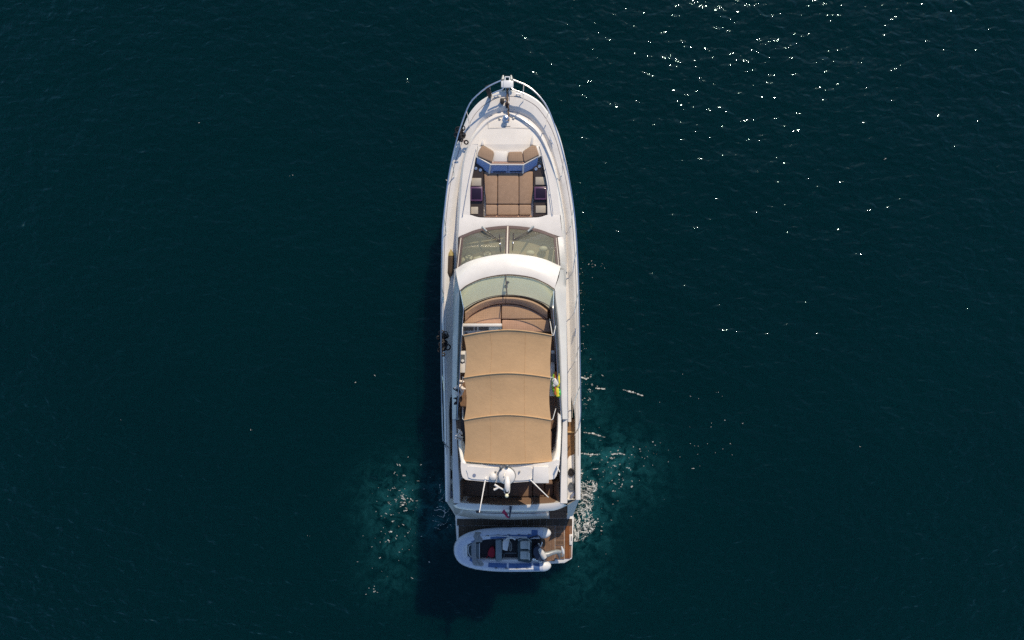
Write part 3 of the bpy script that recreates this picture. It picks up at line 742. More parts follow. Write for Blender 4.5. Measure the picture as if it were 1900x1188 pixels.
# helm console of the flybridge
con = prism('helm_console', [(857, 600.5), (931, 600.5), (931, 606.5), (857, 606.5)], 4.72, .75, WHITE, fly, .03)
bm = B(); add_poly_strip(bm, [PL([(857.5, 606.5), (931, 606.5)], 4.70), PL([(858, 615), (931, 615)], 4.50), PL([(858, 622), (931, 622)], 4.46), PL([(858, 624), (931, 624)], 3.9)])
con2 = obj('console_face', bm, WHITE, fly)
def face_pt(x, y): return P(x, y, float(np.interp(y, [606.5, 615, 622], [4.705, 4.505, 4.465])) )
for x0, y0, x1, y1 in ((859, 607.5, 879, 613.8), (881, 607.2, 885, 613.5), (888, 607, 907, 613.3), (924.5, 611, 930, 614), (863.5, 617.5, 867, 620.5)):
    bm = B(); add_prism(bm, [face_pt(x0, y0) + Vector((0, 0, .012)), face_pt(x1, y0) + Vector((0, 0, .012)), face_pt(x1, y1) + Vector((0, 0, .012)), face_pt(x0, y1) + Vector((0, 0, .012))], .03); obj('instrument_screen', bm, GREYD, con2)
bm = B(); c = P(872, 628, 4.5); add_tube(bm, [c + Vector((.2 * math.cos(a), .1 * math.sin(a), .17 * math.sin(a))) for a in np.linspace(0, 2 * math.pi, 17)], .018, 6); obj('steering_wheel', bm, DARK, con2)
# side coamings inside: pale liners and the smoked deflectors
liL = [(862, 574), (858.5, 600), (856, 640), (853.5, 700), (852, 778)]; liR = [(1021, 574), (1024, 600), (1029, 640), (1033, 700), (1036, 778)]
defl_t = {0: [(860.5, 573.5, 5.0), (858, 600, 4.98), (855, 640, 4.9), (852.5, 700, 4.75), (848, 779, 4.1)], 1: [(1026, 572.5, 5.0), (1028.5, 600, 4.98), (1032, 640, 4.9), (1035, 700, 4.75), (1042, 779, 4.1)]}
fwd = {0: (854, 539.5, 4.5), 1: (1028, 536.5, 4.5)}
for s_ in (0, 1):
    sh_ = shL if s_ == 0 else shR; top = defl_t[s_]
    rows = []
    for y in np.linspace(540, 779, 40):
        a = lerp_poly(sh_, y); t = lerp_poly([fwd[s_]] + top, y)
        pa = P(a[0], y, a[1] + .01); pt = P(t[0], y, t[1])
        rows.append([pa, pa.lerp(pt, .5) + Vector((.03 if s_ else -.03, 0, 0)), pt])
    bm = B(); add_poly_strip(bm, rows); thicken(bm, .014)
    d_ = obj('wind_deflector', bm, FLYTINT, fly)
    tube('edge_rail', [r[2] + Vector((0, 0, .01)) for r in rows], .014, STEEL, d_, 6)
    rows = []
    for y in np.linspace(560, 779, 24):
        a = lerp_poly(sh_, y); x = lerp_poly([(p[0], p[1], 0) for p in (liL if s_ == 0 else liR)], y)[0]
        pa = P(a[0], y, a[1] + .0); pi_ = P(x, y, min(4.25, a[1] + .12)); rows.append([pa + Vector((0, 0, .012)), pi_, Vector((pi_.x, pi_.y, 3.85))])
    strip('inner_liner', rows, CREAM, fly)
# aft coaming wings and the radar ledge
wingL = [[(849.5, 800, 4.25), (853.5, 800, 4.28)], [(849.5, 815, 4.55), (855, 815, 4.6)], [(851, 835, 5.15), (858, 835, 5.18)], [(854.5, 858, 5.60), (864, 858, 5.63)], [(856, 870, 5.61), (866, 870, 5.63)]]
wingR = [[(1035, 766, 4.3), (1041.5, 772, 4.2)], [(1034, 800, 4.55), (1042, 800, 4.5)], [(1031.5, 835, 5.15), (1040.5, 835, 5.12)], [(1024, 858, 5.63), (1038, 856, 5.60)], [(1022, 870, 5.63), (1036.5, 868, 5.61)]]
for rows, s_ in ((wingL, 0), (wingR, 1)):
    g = [PL(r) for r in dens(rows, 20)]; full = []
    for r in g:
        a, b = r
        full.append([Vector((a.x, a.y, 3.80)), a - Vector((0, 0, .05)), a.lerp(b, .2), a.lerp(b, .8), b - Vector((0, 0, .05)), Vector((b.x, b.y, 3.80))])
    bm = B(); vr = add_poly_strip(bm, full); bm.faces.new(vr[0]); bm.faces.new(vr[-1])
    obj('flybridge_coaming', bm, WHITE, Y, sharp=50)
ledge_px = smooth([(855, 858), (866, 861), (900, 862.5), (941, 863), (985, 861.5), (1022, 857.5), (1038, 853), (1036.5, 868), (1030, 887.5), (1015, 890.5), (1000, 892), (970, 894.5), (940, 896), (910, 894.5), (880, 892), (862, 889.5), (856.5, 880), (855, 866)], 60, closed=True)
ledge = prism('radar_arch', ledge_px, 5.630, .30, WHITE, Y, .04, 3)
for pn in ([(857, 862), (866, 863), (866, 884), (858, 884)], [(1031, 860), (1036, 859), (1034.5, 874), (1031, 875)]): prism('arch_pylon', pn, 5.40, 1.52, WHITE, ledge, .02)
prism('arch_panel', smooth([(867, 866), (900, 868), (941, 868.5), (986, 867.5), (987, 889), (940, 892), (900, 890.5), (872, 888), (868, 880)], 40, closed=True), 5.665, .06, WHITE, ledge, .03)
prism('liferaft_hatch', [(990, 866), (1018, 865.5), (1018.5, 897), (989, 897)], 5.770, .12, WHITE, ledge, .02)
bm = B(); add_lathe(bm, P(880, 882, 5.670), [(.0, .0), (.055, .0), (.055, .012), (.0, .014)], 16); obj('vent', bm, BLUEGREY, ledge)
rb = B(); add_lathe(rb, P(940.5, 882.5, 5.670), [(.255, 0), (.27, .05), (.26, .12), (.2, .17), (.08, .195), (.0, .20)], 28)
rad = obj('radar_dome', rb, WHITE, ledge)
c_ = P(940.5, 882.5, 5.70); tube('dome_seam', [c_ + Vector((.272 * math.cos(a), .272 * math.sin(a), 0)) for a in np.linspace(0, 2 * math.pi, 33)], .012, GREYD, rad, 6)
tube('mast_pod', [P(941, 886, 5.930), P(941.5, 896, 6.030), P(941.5, 905, 6.070), P(941, 912, 6.050)], [.07, .095, .09, .045], WHITE, ledge, 12)
tube('lamp_bracket', [P(935.5, 906, 6.000), P(936, 914, 6.000), P(940, 919, 6.000), P(945, 914, 6.000), P(946, 906, 6.000)], .014, WHITE, ledge, 6)
bm = B(); add_ellipsoid(bm, P(940.3, 920, 6.030), (.06, .065, .06)); obj('anchor_light', bm, YLAMP, ledge)
hn = B()
for tip in ((917.5, 899.5), (916.5, 909)): add_tube(hn, [P(936, 910, 5.910), P(926, 904.5, 5.910), P(*tip, 5.910)], [.022, .03, .038], 10)
obj('twin_horn', hn, WHITE, ledge)
tube('mast_cable', [P(935, 884, 5.910), P(939.5, 870, 5.770)], .014, GREYD, ledge, 6)
for px, py in ((941, 865.5), (929.5, 868)):
    bm = B(); add_tube(bm, [P(px, py + 1.5, 5.670), P(px, py - .5, 5.850)], .04, 8); add_ellipsoid(bm, P(px, py - .5, 5.870), (.06, .05, .05)); obj('nav_light', bm, GREYD, ledge)
for px, py in ((919.5, 875.5), (964, 875)):
    bm = B(); add_tube(bm, [P(px, py, 5.670), P(px, py, 5.750)], [.035, .02], 8); obj('deck_stud', bm, SILVER, ledge)
bm = B(); add_lathe(bm, P(915.5, 884, 5.670), [(.12, 0), (.125, .05), (.1, .12), (.05, .15), (0, .16)], 20); obj('satellite_dome', bm, WHITE, ledge)
for a, b, lb in (((900.5, 890), (889.5, 951), 'white whip antenna tilted steeply aft'), ((984, 890.5), (1017.5, 923), 'white whip antenna leaning to starboard'), ((1034, 866), (1038.5, 876), 'short white antenna')):
    an = tube('antenna', [P(*a, 5.850), P(*b, 6.500 if 'short' not in lb else 6.050)], [.021, .013], WHITE, ledge, 8, label=lb)
    bm = B(); add_tube(bm, [P(*a, 5.670), P(a[0], a[1] + .5, 5.870)], .035, 8); obj('antenna_mount', bm, STEEL, an)
# bimini awning: four bows, sagging canvas, legs
def bim(u, v):
    """u across 0..1, v along 0 (front)..1 (aft)"""
    bows = [(0, 860.5, 1024, 623.5, 613.5), (.335, 861, 1021.5, 702, 693.5), (.665, 861, 1022.5, 780.5, 771), (1, 860, 1024.5, 855.5, 861)]
    vv = [b[0] for b in bows]
    xl = np.interp(v, vv, [b[1] for b in bows]); xr = np.interp(v, vv, [b[2] for b in bows])
    seg = min(2, int(np.searchsorted(vv, v, 'right') - 1)); seg = max(0, seg)
    t = (v - vv[seg]) / (vv[seg + 1] - vv[seg])
    ye = np.interp(v, vv, [b[3] for b in bows]); ym = np.interp(v, vv, [b[4] for b in bows])
    pull = 5.0 * math.sin(math.pi * t) if seg < 2 else 3. * math.sin(math.pi * t)
    xl += pull; xr -= pull * (.35 if seg == 0 else .6)
    s_ = 2 * u - 1
    x = xl + (xr - xl) * u; y = ym + (ye - ym) * abs(s_) ** 1.7
    z = 6.1 - .38 * v - .20 * s_ * s_ - .035 * math.sin(math.pi * t) * (1 - .3 * s_ * s_)
    dd = t * (vv[seg + 1] - vv[seg]) * 245            # px aft of the bow
    z -= .024 * min(1, dd / 7) * (1 - t) ** .5 if seg < 3 else 0
    return x, y, z
bim_root = None
vv = [0, .335, .665, 1]
for k in range(3):
    rows = []
    for t in [0, .02, .045, .08, .12, .2, .3, .45, .6, .75, .88, .96, 1]:
        v = vv[k] + (vv[k + 1] - vv[k]) * min(t, .9999)
        rows.append([P(*bim(u, v)) for u in np.linspace(0, 1, 33)])
    bm = B(); add_poly_strip(bm, rows); thicken(bm, .006)
    if bim_root is None: bim_root = obj('awning', bm, CANVAS, Y, sharp=80)
    else: obj('canvas_panel', bm, CANVAS, bim_root, sharp=80)
for u in (.30, .70):
    tube('canvas_seam', [P(x, y, z + .002) for x, y, z in (bim(u, v) for v in np.linspace(.01, .995, 60))], .007, CANVAS, bim_root, 5)
for v in (0, .335, .665, .9999):
    q = [P(x, y - (1. if v < .9 else 0), z + .006) for x, y, z in (bim(u, min(v, .999)) for u in np.linspace(0, 1, 33))]
    tube('bow_sleeve', q, .020, CANVAS, bim_root, 8)
    for e, s_ in ((q[0], -1), (q[-1], 1)):
        foot = e + Vector((s_ * .22, (.5 if v < .2 else -.25 if v < .5 else .2), -1.75))
        tube('awning_leg', [e, e + Vector((s_ * .06, 0, -.2)), foot], .014, STEELP, bim_root, 6)
tube('awning_arm', [P(1020, 592, 4.6), P(1024.5, 620, 5.75)], .014, WHITE, bim_root, 6)
# what shows either side of the awning on the flybridge
prism('wet_bar', [(854, 652), (863, 652), (863, 692), (851.5, 692), (852, 670)], 4.55, .65, WHITE, fly, .02)
prism('bar_sink', [(855, 658), (862.5, 658), (862.5, 673.5), (854, 673.5)], 4.562, .03, GREYD, fly)
bm = B(); add_lathe(bm, P(858.5, 669.5, 4.57), [(.05, 0), (.05, .03), (0, .035)], 12); obj('sink_cap', bm, TWHITE, fly)
prism('side_cabinet', [(1023, 651), (1029, 651), (1030, 656.5), (1023, 656.5)], 4.5, .6, WHITE, fly, .01)
prism('side_cabinet', [(1023, 672), (1029.5, 672), (1030, 735), (1020, 735), (1020, 690)], 4.40, .5, WHITE, fly, .01)
prism('grill_top', [(1023, 657), (1031, 657), (1032, 671.5), (1023, 671.5)], 4.5, .6, GREYD, fly, .01)
prism('aft_seat', [(1016, 800), (1024, 803), (1023, 835), (1020, 855), (1015, 855)], 4.3, .4, SOFA, fly, .04)
prism('aft_seat', [(856, 760), (866, 760), (866, 852), (859, 845), (855, 800)], 4.3, .4, M('black_seat_cushion', (.03, .022, .025), .8), fly, .04)

# cockpit under the overhang, aft bench, transom
ck = prism('cockpit_floor', [(853, 770), (1041, 770), (1040, 936), (853, 936)], 2.15, .1, TEAKG, Y)
sb = prism('stern_sofa', [(855, 893), (1038, 893), (1037.5, 930), (945, 934), (855.5, 930)], 2.55, .4, SOFA, Y, .03)
for x0, x1 in ((856, 905), (905.8, 987.5), (988.5, 1010.5)):
    prism('seat_cushion', [(x0, 893), (x1, 893), (x1, 922.5), (x0, 921.5)], 2.78, .22, SOFA, sb, .05, 3)
prism('seat_cushion', [(1011.5, 893), (1027, 893), (1027, 921), (1011.5, 922)], 2.78, .22, SOFA, sb, .05, 3)
def backrest(pts_top, pts_bot, nm='back_cushion'):
    T = PL(pts_top, 3.6); Bt = PL(pts_bot, 2.8); bm = B()
    back = [p - Vector((0, 0, .5)) for p in T]
    T2 = [p + (q - p) * .2 + Vector((0, 0, .03)) for p, q in zip(T, Bt)]
    vr = add_poly_strip(bm, [back, T, T2, Bt]); bm.faces.new([r[0] for r in vr]); bm.faces.new([r[-1] for r in vr]); obj(nm, bm, SOFA, sb)
backrest([(855, 932.5), (905, 936)], [(860, 922), (905, 923)]); backrest([(905.6, 936), (945, 937), (987, 935.8)], [(905.6, 923), (945, 924), (987, 923)]); backrest([(988, 935.6), (1036, 932)], [(988, 923), (1027, 921)])
backrest([(1037, 895), (1037.5, 931)], [(1027.5, 895), (1027.5, 920)])
backrest([(854.5, 931), (854.5, 895)], [(861, 921), (861, 895)])
prism('armrest', [(1012, 893), (1024, 893), (1026, 899), (1012, 900)], 3.2, .5, SOFA, sb, .04)
# transom
zt = 3.7
t0 = smooth([(853, 933), (880, 935.5), (945, 938.5), (1010, 935.5), (1040, 932.5)], 40)
t1 = smooth([(841, 938), (850, 944), (880, 948), (945, 950), (1015, 948.5), (1035, 945.5), (1053, 938)], 40)
rows = [[Vector((p.x, p.y, 2.1)) for p in PL(t0, zt)], PL(t0, zt - .01), [a.lerp(b, .5) + Vector((0, 0, .03)) for a, b in zip(PL(t0, zt), PL(t1, zt - .1))], PL(t1, zt - .14)]
tr = strip('transom', rows, WHITE, Y, sharp=45)
t2 = smooth([(842, 943), (856, 955), (866, 957.5), (884, 959), (945, 963), (1018, 961.5), (1019, 952)], 40)
low = [(845, 955, 1.1), (857, 958, .98), (884, 962, .95), (945, 964.5, .92), (1018, 962.5, .92)]
up = [(841, 938, 3.54), (851, 945, 3.54), (884, 949, 3.53), (945, 950.8, 3.53), (1018, 949.2, 3.53)]
U = PL(smooth(up, 40)); Lw = PL(smooth(low, 40))
door = strip('transom_door', [U, [a.lerp(b, .3) + Vector((0, -.03, .05)) for a, b in zip(U, Lw)], [a.lerp(b, .7) + Vector((0, -.05, .05)) for a, b in zip(U, Lw)], Lw, [Vector((p.x, p.y + .02, .42)) for p in Lw]], WHITE, Y, sharp=50)
dark_line = PL(smooth([(884, 950, 3.46), (945, 951.8, 3.46), (1018, 950.2, 3.46)], 30)); tube('door_seam', [p + Vector((0, -.02, .03)) for p in dark_line], .012, BROWNF, door, 6)
def tz(y): return float(np.interp(y, [950, 964], [3.53, .93]))
tube('door_seam', [P(884, y, tz(y) + .06) for y in np.linspace(949.5, 960.5, 8)], .011, CREAM, door, 6)
tube('quarter_seam', [P(850.5, 944, 3.56), P(853, 951, 2.3), P(856, 957, 1.3)], .012, BROWNF, door, 6)
# script name across the door, and the port of registry
def squiggle(x0, x1, yb, h, seed, thick, nm, slant=2.):
    q = random.Random(seed); bm = B(); x = x0
    while x < x1:
        wd = q.uniform(3, 6.5); pts = []
        for t in np.linspace(0, 1, 9):
            yy = yb - h * (.5 + .5 * math.sin(t * 2 * math.pi * 1.0 + q.uniform(-.3, .3))) * q.uniform(.5, 1)
            pts.append((x + wd * t + slant * (yb - yy) / h, yy))
        add_tube(bm, [P(a, b, tz(b) + .15) for a, b in smooth(pts, 16)], thick, 5); x += wd + q.choice((.2, .4, 2.4))
    return obj(nm, bm, DARK, door)
squiggle(923, 974, 960.5, 3.0, 5, .018, 'script_name', 2.5)
bm = B(); q = random.Random(3)
for k in range(13):
    x = 858 + k * 1.75
    if k in (5, 9): continue
    add_tube(bm, [P(x, 957.2 + k * .08, 1.62), P(x + .9, 955.8 + k * .08, 1.72)], .012, 5); add_tube(bm, [P(x, 955.8 + k * .08, 1.72), P(x + .9, 957.2 + k * .08, 1.62)], .010, 5)
obj('home_port', bm, GREYD, door)
tube('door_handle', [P(883, 949.2, 3.58), P(889, 949.5, 3.58)], .03, DARK, door, 8)
# flagstaff
fs = tube('flagstaff', [P(947.6, 940, 3.72), P(947, 950, 3.7), P(945, 962, 4.0)], [.05, .032, .02], M('navy_flagstaff', (.03, .05, .09), .4), Y, 10)
# hull quarters closing the stern
def quarter(pts, name='hull_quarter'):
    bm = B(); add_prism(bm, PL(pts), .55, .0); return obj(name, bm, WHITE, Y)
quarter([(828, 926, 1.95), (829, 932, 1.93), (844.5, 956.5, 1.2), (857, 958, 1.15), (849, 944, 2.5), (841, 934, 2.7), (836, 925, 2.0)])
quarter([(1053, 937, 2.0), (1064, 931, 2.02), (1073, 925, 1.98), (1075.3, 926, 1.93), (1062.5, 958, 1.0), (1053, 959, 1.0)])
# starboard side aft: teak steps, white ledge, fairleads; port side the same, its shade put into a duller teak
for s_ in (0, 1):
    x0, x1 = ((829.5, 839.5) if s_ == 0 else (1052.8, 1066))
    xi = lambda x: x
    strip('inner_bulwark', [[P(x1 if s_ else x0, y, 1.98) for y in np.linspace(776, 930, 8)], [P(x1 - .5 if s_ else x0 + .5, y, 1.2) for y in np.linspace(776, 930, 8)]], WHITE, Y)
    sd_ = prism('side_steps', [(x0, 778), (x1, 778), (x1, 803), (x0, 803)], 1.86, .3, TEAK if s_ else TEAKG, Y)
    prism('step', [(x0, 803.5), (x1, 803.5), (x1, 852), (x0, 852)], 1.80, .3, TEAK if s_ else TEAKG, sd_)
    prism('riser', [(x0, 800.5), (x1, 800.5), (x1, 803.6), (x0, 803.6)], 1.88, .3, M('pale_teak', (.52, .33, .15), .5) if 'pale_teak' not in bpy.data.materials else bpy.data.materials['pale_teak'], sd_, .01)
    lg = prism('aft_ledge', [(x0, 853), (x0 + 3, 847), (x1, 843), (x1, 928), (x0, 930)] if s_ else [(x0, 843), (x1, 847), (x1, 930), (x0, 926)], 1.82, .3, WHITE, Y, .02)
    for (fx, fy) in (((1059.5, 877), (1060, 903)) if s_ else ((839, 881), (838, 906))):
        bm = B(); c = P(fx, fy, 1.86)
        add_tube(bm, [c + Vector((.085 * math.cos(a), .14 * math.sin(a), 0)) for a in np.linspace(0, 2 * math.pi, 21)], .03, 8)
        add_ellipsoid(bm, c - Vector((0, 0, .02)), (.08, .13, .02)); fl_ = obj('fairlead', bm, BLACK if fy < 890 else GREYD, lg)
    cl = prism('quarter_cushion', ([(1058, 920), (1071, 909), (1071, 913), (1059, 927)] if s_ else [(831, 909), (840, 912), (840, 924), (833, 919)]), 1.92, .08, BLUEGREY, lg, .02)
# stairs to the platform
stz = [(941, 948.5, 1.45), (948.8, 955.5, 1.15), (955.8, 962.5, .85)]
st = None
for y0, y1, z in stz:
    p_ = [(1019.5, y0 + (1.5 if y0 < 945 else 0)), (1052, y0), (1052, y1), (1019.5, y1)]
    if st is None: st = prism('stern_stairs', p_, z, .4, TEAKG, Y)
    else: prism('step', p_, z, .4, TEAKG, st)
prism('stair_side', [(1017.2, 949.5), (1019.2, 949.5), (1019.2, 962.8), (1017.2, 962.8)], 1.55, 1.1, WHITE, st)
# swim platform
plat = prism('swim_platform', [(844.5, 955), (1063.5, 955), (1065, 962), (1061.5, 1037), (1047, 1045.5), (1020, 1046.5), (870, 1046.5), (850, 1030), (847, 1000)], .44, .22, WHITE, Y, .03)
def planks(x0, x1, n, y0, y1, mat, z=.462, cut=None):
    for k in range(n):
        a = x0 + (x1 - x0) * k / n + .25; b = x0 + (x1 - x0) * (k + 1) / n - .25
        ya = y1; yb_ = y1
        if cut: ya, yb_ = min(y1, cut(a)), min(y1, cut(b))
        prism('teak_board', [(a, y0), (b, y0), (b, yb_), (a, ya)], z, .03, mat, plat)
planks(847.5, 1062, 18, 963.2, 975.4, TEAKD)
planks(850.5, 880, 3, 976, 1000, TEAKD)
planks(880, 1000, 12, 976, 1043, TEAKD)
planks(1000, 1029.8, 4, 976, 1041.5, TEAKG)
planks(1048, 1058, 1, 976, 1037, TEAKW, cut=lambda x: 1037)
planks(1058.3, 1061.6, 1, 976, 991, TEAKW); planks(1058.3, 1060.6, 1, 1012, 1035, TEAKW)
for k, y in enumerate((976, 988.5, 1001, 1013.8, 1026.5)):
    gp = prism('grating', [(1030.5, y), (1047.3, y), (1047.3, y + 11.8), (1030.5, y + 11.8)], .468, .03, TEAKG, plat, .006)
    bm = B()
    for j in range(5): add_prism(bm, PL([(1033 + j * 2.6, y + 3.2), (1034.1 + j * 2.6, y + 3.2), (1034.1 + j * 2.6, y + 8.4), (1033 + j * 2.6, y + 8.4)], .4715), .01)
    obj('slot', bm, TEAKD, gp)
prism('platform_hinge', [(1056.5, 992), (1062.5, 992), (1062.2, 1011.5), (1056.5, 1011.5)], .50, .06, WHITE, plat, .01)
prism('hinge_slot', [(1059.5, 995), (1060.8, 995), (1060.8, 1004), (1059.5, 1004)], .505, .02, GREYD, plat)

# bow rail with stanchions, pulpit
railL = [(827.5, 837), (823, 828), (820.5, 780), (819, 700), (818.5, 620), (818.8, 540), (820.5, 440), (823, 405), (830.5, 340), (837.5, 300), (845.5, 267), (853, 240), (869.5, 196), (885.5, 176.5), (907, 160), (929.5, 149.5)]
railR = [(952.5, 148.5), (972.5, 156.6), (985.5, 164.5), (1000, 178), (1013.5, 196), (1024.5, 221), (1038, 262), (1048.5, 301), (1057, 339), (1065.5, 397), (1070.5, 460), (1073.5, 537), (1075.5, 637), (1077, 740), (1076, 780), (1068, 814)]
def rz(y): return zs(y) + .72
rl = B()
L_ = [P(x, y, rz(y)) for x, y in smooth(railL, 70)]; R_ = [P(x, y, rz(y)) for x, y in smooth(railR, 70)]
L_[0].z = zs(837) + .05; L_[1].z = zs(830) + .35; R_[-1].z = zs(810) + .05; R_[-2].z = zs(800) + .35
add_tube(rl, L_, .026, 8); add_tube(rl, R_, .026, 8)
rail = obj('bow_rail', rl, STEEL, Y)
stan = [((908.5, 159), (911.5, 187)), ((865, 205), (872, 237)), ((838, 296), (843, 330)), ((823.5, 403), (828, 436)), ((819, 530), (824, 560)), ((819, 690), (824, 726)), ((972, 157), (971, 190)), ((1018, 206), (1012.5, 233)), ((1045.5, 292), (1042.5, 327)), ((1064, 385), (1059.5, 421)), ((1070.5, 460), (1063, 505)), ((1073.5, 540), (1066, 580)), ((1075.5, 640), (1067, 670)), ((1076.5, 715), (1064.5, 752))]
for a, b in stan:
    tube('stanchion', [P(*a, rz(a[1])), P(b[0] * .5 + a[0] * .5 + (.8 if a[0] < 940 else -.8), (a[1] + b[1]) / 2, rz(a[1]) - .4), P(*b, zs(b[1]) + .03)], .015, STEEL, rail, 6)
pl_ = B()
add_tube(pl_, [P(*p, zs(175) + .42) for p in smooth([(934, 163), (930.5, 167), (922, 170), (912.5, 174.5)], 10)], .024, 8)
add_tube(pl_, [P(*p, zs(175) + .42) for p in smooth([(949, 163), (952, 166.5), (961, 169.5), (973, 174.5)], 10)], .024, 8)
obj('pulpit_rail', pl_, STEEL, rail)
prow = prism('pulpit_platform', [(929.8, 150), (952.6, 150), (952.6, 162), (929.8, 162)], 3.05, .06, STEELP, rail, .015)
prism('pulpit_plate', [(934, 149), (948.5, 149), (948.5, 162.5), (934, 162.5)], 3.09, .05, STEELP, rail, .015)
# windlass, roller channel
rc = B()
for x in (938.5, 945): add_tube(rc, [P(x, 163, 2.95), P(x, 180, 2.86), P(x + .3, 203, 2.82)], .02, 6)
rc = obj('bow_roller', rc, STEEL, Y)
wl = B(); add_lathe(wl, P(939, 222.5, 2.74), [(.13, 0), (.13, .06), (.08, .09), (.075, .17), (.1, .2), (.1, .25), (.05, .28), (0, .285)], 20)
wl = obj('windlass', wl, STEEL, Y)
prism('windlass_base', [(934.5, 205), (945.5, 205), (945.5, 230), (934.5, 230)], 2.73, .06, STEELP, wl, .01)
tube('handle', [P(933.5, 235, 2.80), P(947, 234.6, 2.80)], .012, GREYD, wl, 6)

# ------------------------------------------------------------------ things carried on the yacht
ar = root('bow_anchor', P(941, 150, 2.9), 'pale galvanised anchor housed in the bow roller at the very front of the yacht', 'anchor')
bm = B()
for s_ in (-1, 1):
    c = P(941 + s_ * 8.5, 146, 2.95)
    add_tube(bm, [P(941 + s_ * 3.5, 152, 2.88), P(941 + s_ * 8.8, 147.5, 2.93), P(941 + s_ * 7.3, 140.5, 2.9)], [.05, .07, .035], 10)
obj('fluke', bm, SILVER, ar)
bm = B()
for a, b in (((937, 143), (945.5, 143)), ((937, 143), (937, 149.5)), ((945.5, 143), (945.5, 149.5))): add_tube(bm, [P(*a, 3.02), P(*b, 3.02)], .022, 8)
obj('anchor_shackle', bm, STEELP, ar)
bm = B()
for k in range(46):
    t = k / 45; x = 941.5 + .7 * math.sin(k * .9) + (1.8 if t > .5 else 0); y = 163 + 60 * t; z = 2.93 - .1 * t
    c = P(x, y, z); a0 = 0 if k % 2 else math.pi / 2
    q = [c + Vector((.022 * math.cos(a) * (1 if k % 2 else .4), .042 * math.sin(a), .02 * math.cos(a) * (0 if k % 2 else 1))) for a in np.linspace(0, 2 * math.pi, 9)]
    add_tube(bm, q, .009, 5)
tag(obj('anchor_chain', bm, RUST, origin=P(941, 190, 2.85)), 'rusty anchor chain running from the bow roller to the windlass', 'chain')
bm = B()
add_prism(bm, PL([(928, 182), (935, 181.5), (935.5, 188), (933, 192), (930, 192), (927.5, 188)], zs(186) + .22), .16, .03)
add_tube(bm, [P(934, 184, 3.0), P(938, 181.5, 2.96), P(939, 185, 2.9)], .02, 6); add_tube(bm, [P(929, 191, 2.85), P(929, 195, 2.78)], .015, 6); add_tube(bm, [P(933, 191, 2.85), P(933.5, 195, 2.78)], .015, 6)
tag(obj('black_bag', bm, BLACK, origin=P(931, 187, 2.73)), 'small black strapped bag on the foredeck, beside the anchor chain', 'bag')
bm = B(); add_ellipsoid(bm, P(940, 193.5, 2.93), (.06, .09, .07)); add_ellipsoid(bm, P(940.5, 198, 2.9), (.045, .06, .05)); tag(obj('chain_stopper', bm, DKCLOTH, origin=P(940, 195, 2.85)), 'dark chain stopper gripping the anchor chain ahead of the windlass', 'chain stopper')
def bundle(name, c, n, size, seed, label, mat=BLACK, group=None):
    q = random.Random(seed); bm = B()
    for _ in range(n):
        cc = c + Vector((q.gauss(0, size[0] * .35), q.gauss(0, size[1] * .35), q.gauss(0, size[2] * .35)))
        r = q.uniform(.05, .11); a0 = q.uniform(0, 6.28); tl = q.uniform(-1, 1)
        pts = [cc + Vector((r * math.cos(a + a0), r * math.sin(a + a0) * q.uniform(.85, 1), .06 * tl * math.sin(a))) for a in np.linspace(0, 2 * math.pi, 13)]
        add_tube(bm, pts, q.uniform(.018, .03), 6)
    for _ in range(n // 2):
        cc = c + Vector((q.gauss(0, size[0] * .3), q.gauss(0, size[1] * .3), q.gauss(0, size[2] * .3) - .03)); e = q.uniform(.05, .09)
        add_ellipsoid(bm, cc, (e, e * q.uniform(.9, 1.5), e), 8, 6, q.uniform(0, 3))
    return tag(obj(name, bm, mat, origin=c - Vector((0, 0, size[2]))), label, 'rope', group)
g_ = 'black line bundles on the port rail'
bm = B()
add_tube(bm, [P(904, 162.5, 3.46), P(906, 168, 3.35), P(908.5, 175, 3.1), P(909, 179, 2.86)], [.06, .085, .085, .07], 10); add_tube(bm, [P(902, 162.5, 3.46), P(909, 159.5, 3.47)], .055, 8); add_tube(bm, [P(908.5, 176, 3.05), P(911, 177.5, 2.85)], .04, 8)
tag(obj('rope_bundle', bm, BLACK, origin=P(907, 170, 2.8)), 'long black bundle strapped to the rail at the bow, left of the anchor', 'rope', g_)
bundle('rope_bundle', P(854, 249, 3.2), 16, (.26, .34, .2), 3, 'tangled black bundle on the port rail, beside the small red bag', group=g_)
bundle('rope_bundle', P(822, 637, 2.75), 20, (.18, .6, .25), 5, 'black line bundle hung on the port rail amidships, level with the awning front', group=g_)
bm = B(); add_prism(bm, PL([(859.5, 259), (864, 259.5), (863.5, 266), (859, 265)], zd(262) + .2), .18, .03); tag(obj('red_bag', bm, M('dark_red_cloth', (.20, .02, .02), .8), origin=P(861.5, 262, zd(262))), 'small dark red bag on the port side deck near the bow', 'bag')
# fenders
def fender(pts, r, mat, endmat, label):
    c = P(*pts[len(pts) // 2]); f = root('fender', c - Vector((0, 0, r)), label, 'fender', 'fenders lying on the port side deck')
    q = PL(smooth(pts, 14)); rr = [r * (.45 + .55 * min(1, (k + .2) / 2.2, (13.2 - k) / 2.2)) for k in range(14)]
    bm = B(); add_tube(bm, q, rr, 14); obj('fender_body', bm, mat, f)
    bm = B(); d = (q[0] - q[1]).normalized(); add_tube(bm, [q[0] - d * .08, q[0] + d * .03, q[0] + d * .09, q[0] + d * .16], [r * .98, r * .8, r * .4, .02], 12); obj('fender_end', bm, endmat, f)
    bm = B(); d = (q[-1] - q[-2]).normalized(); e = q[-1]; add_tube(bm, [e, e + d * .18, e + d * .3 + Vector((-.05, 0, -.05)), e + d * .5 + Vector((-.15, 0, -.05))], [.03, .018, .012, .012], 8); obj('lanyard', bm, BLACK, f)
    return f
fender([(836.3, 471, 2.42), (836, 492, 2.40), (834.8, 513, 2.38)], .125, FENDB, FENDY, 'brown covered fender with a yellow end, on the deck beside the windscreen')
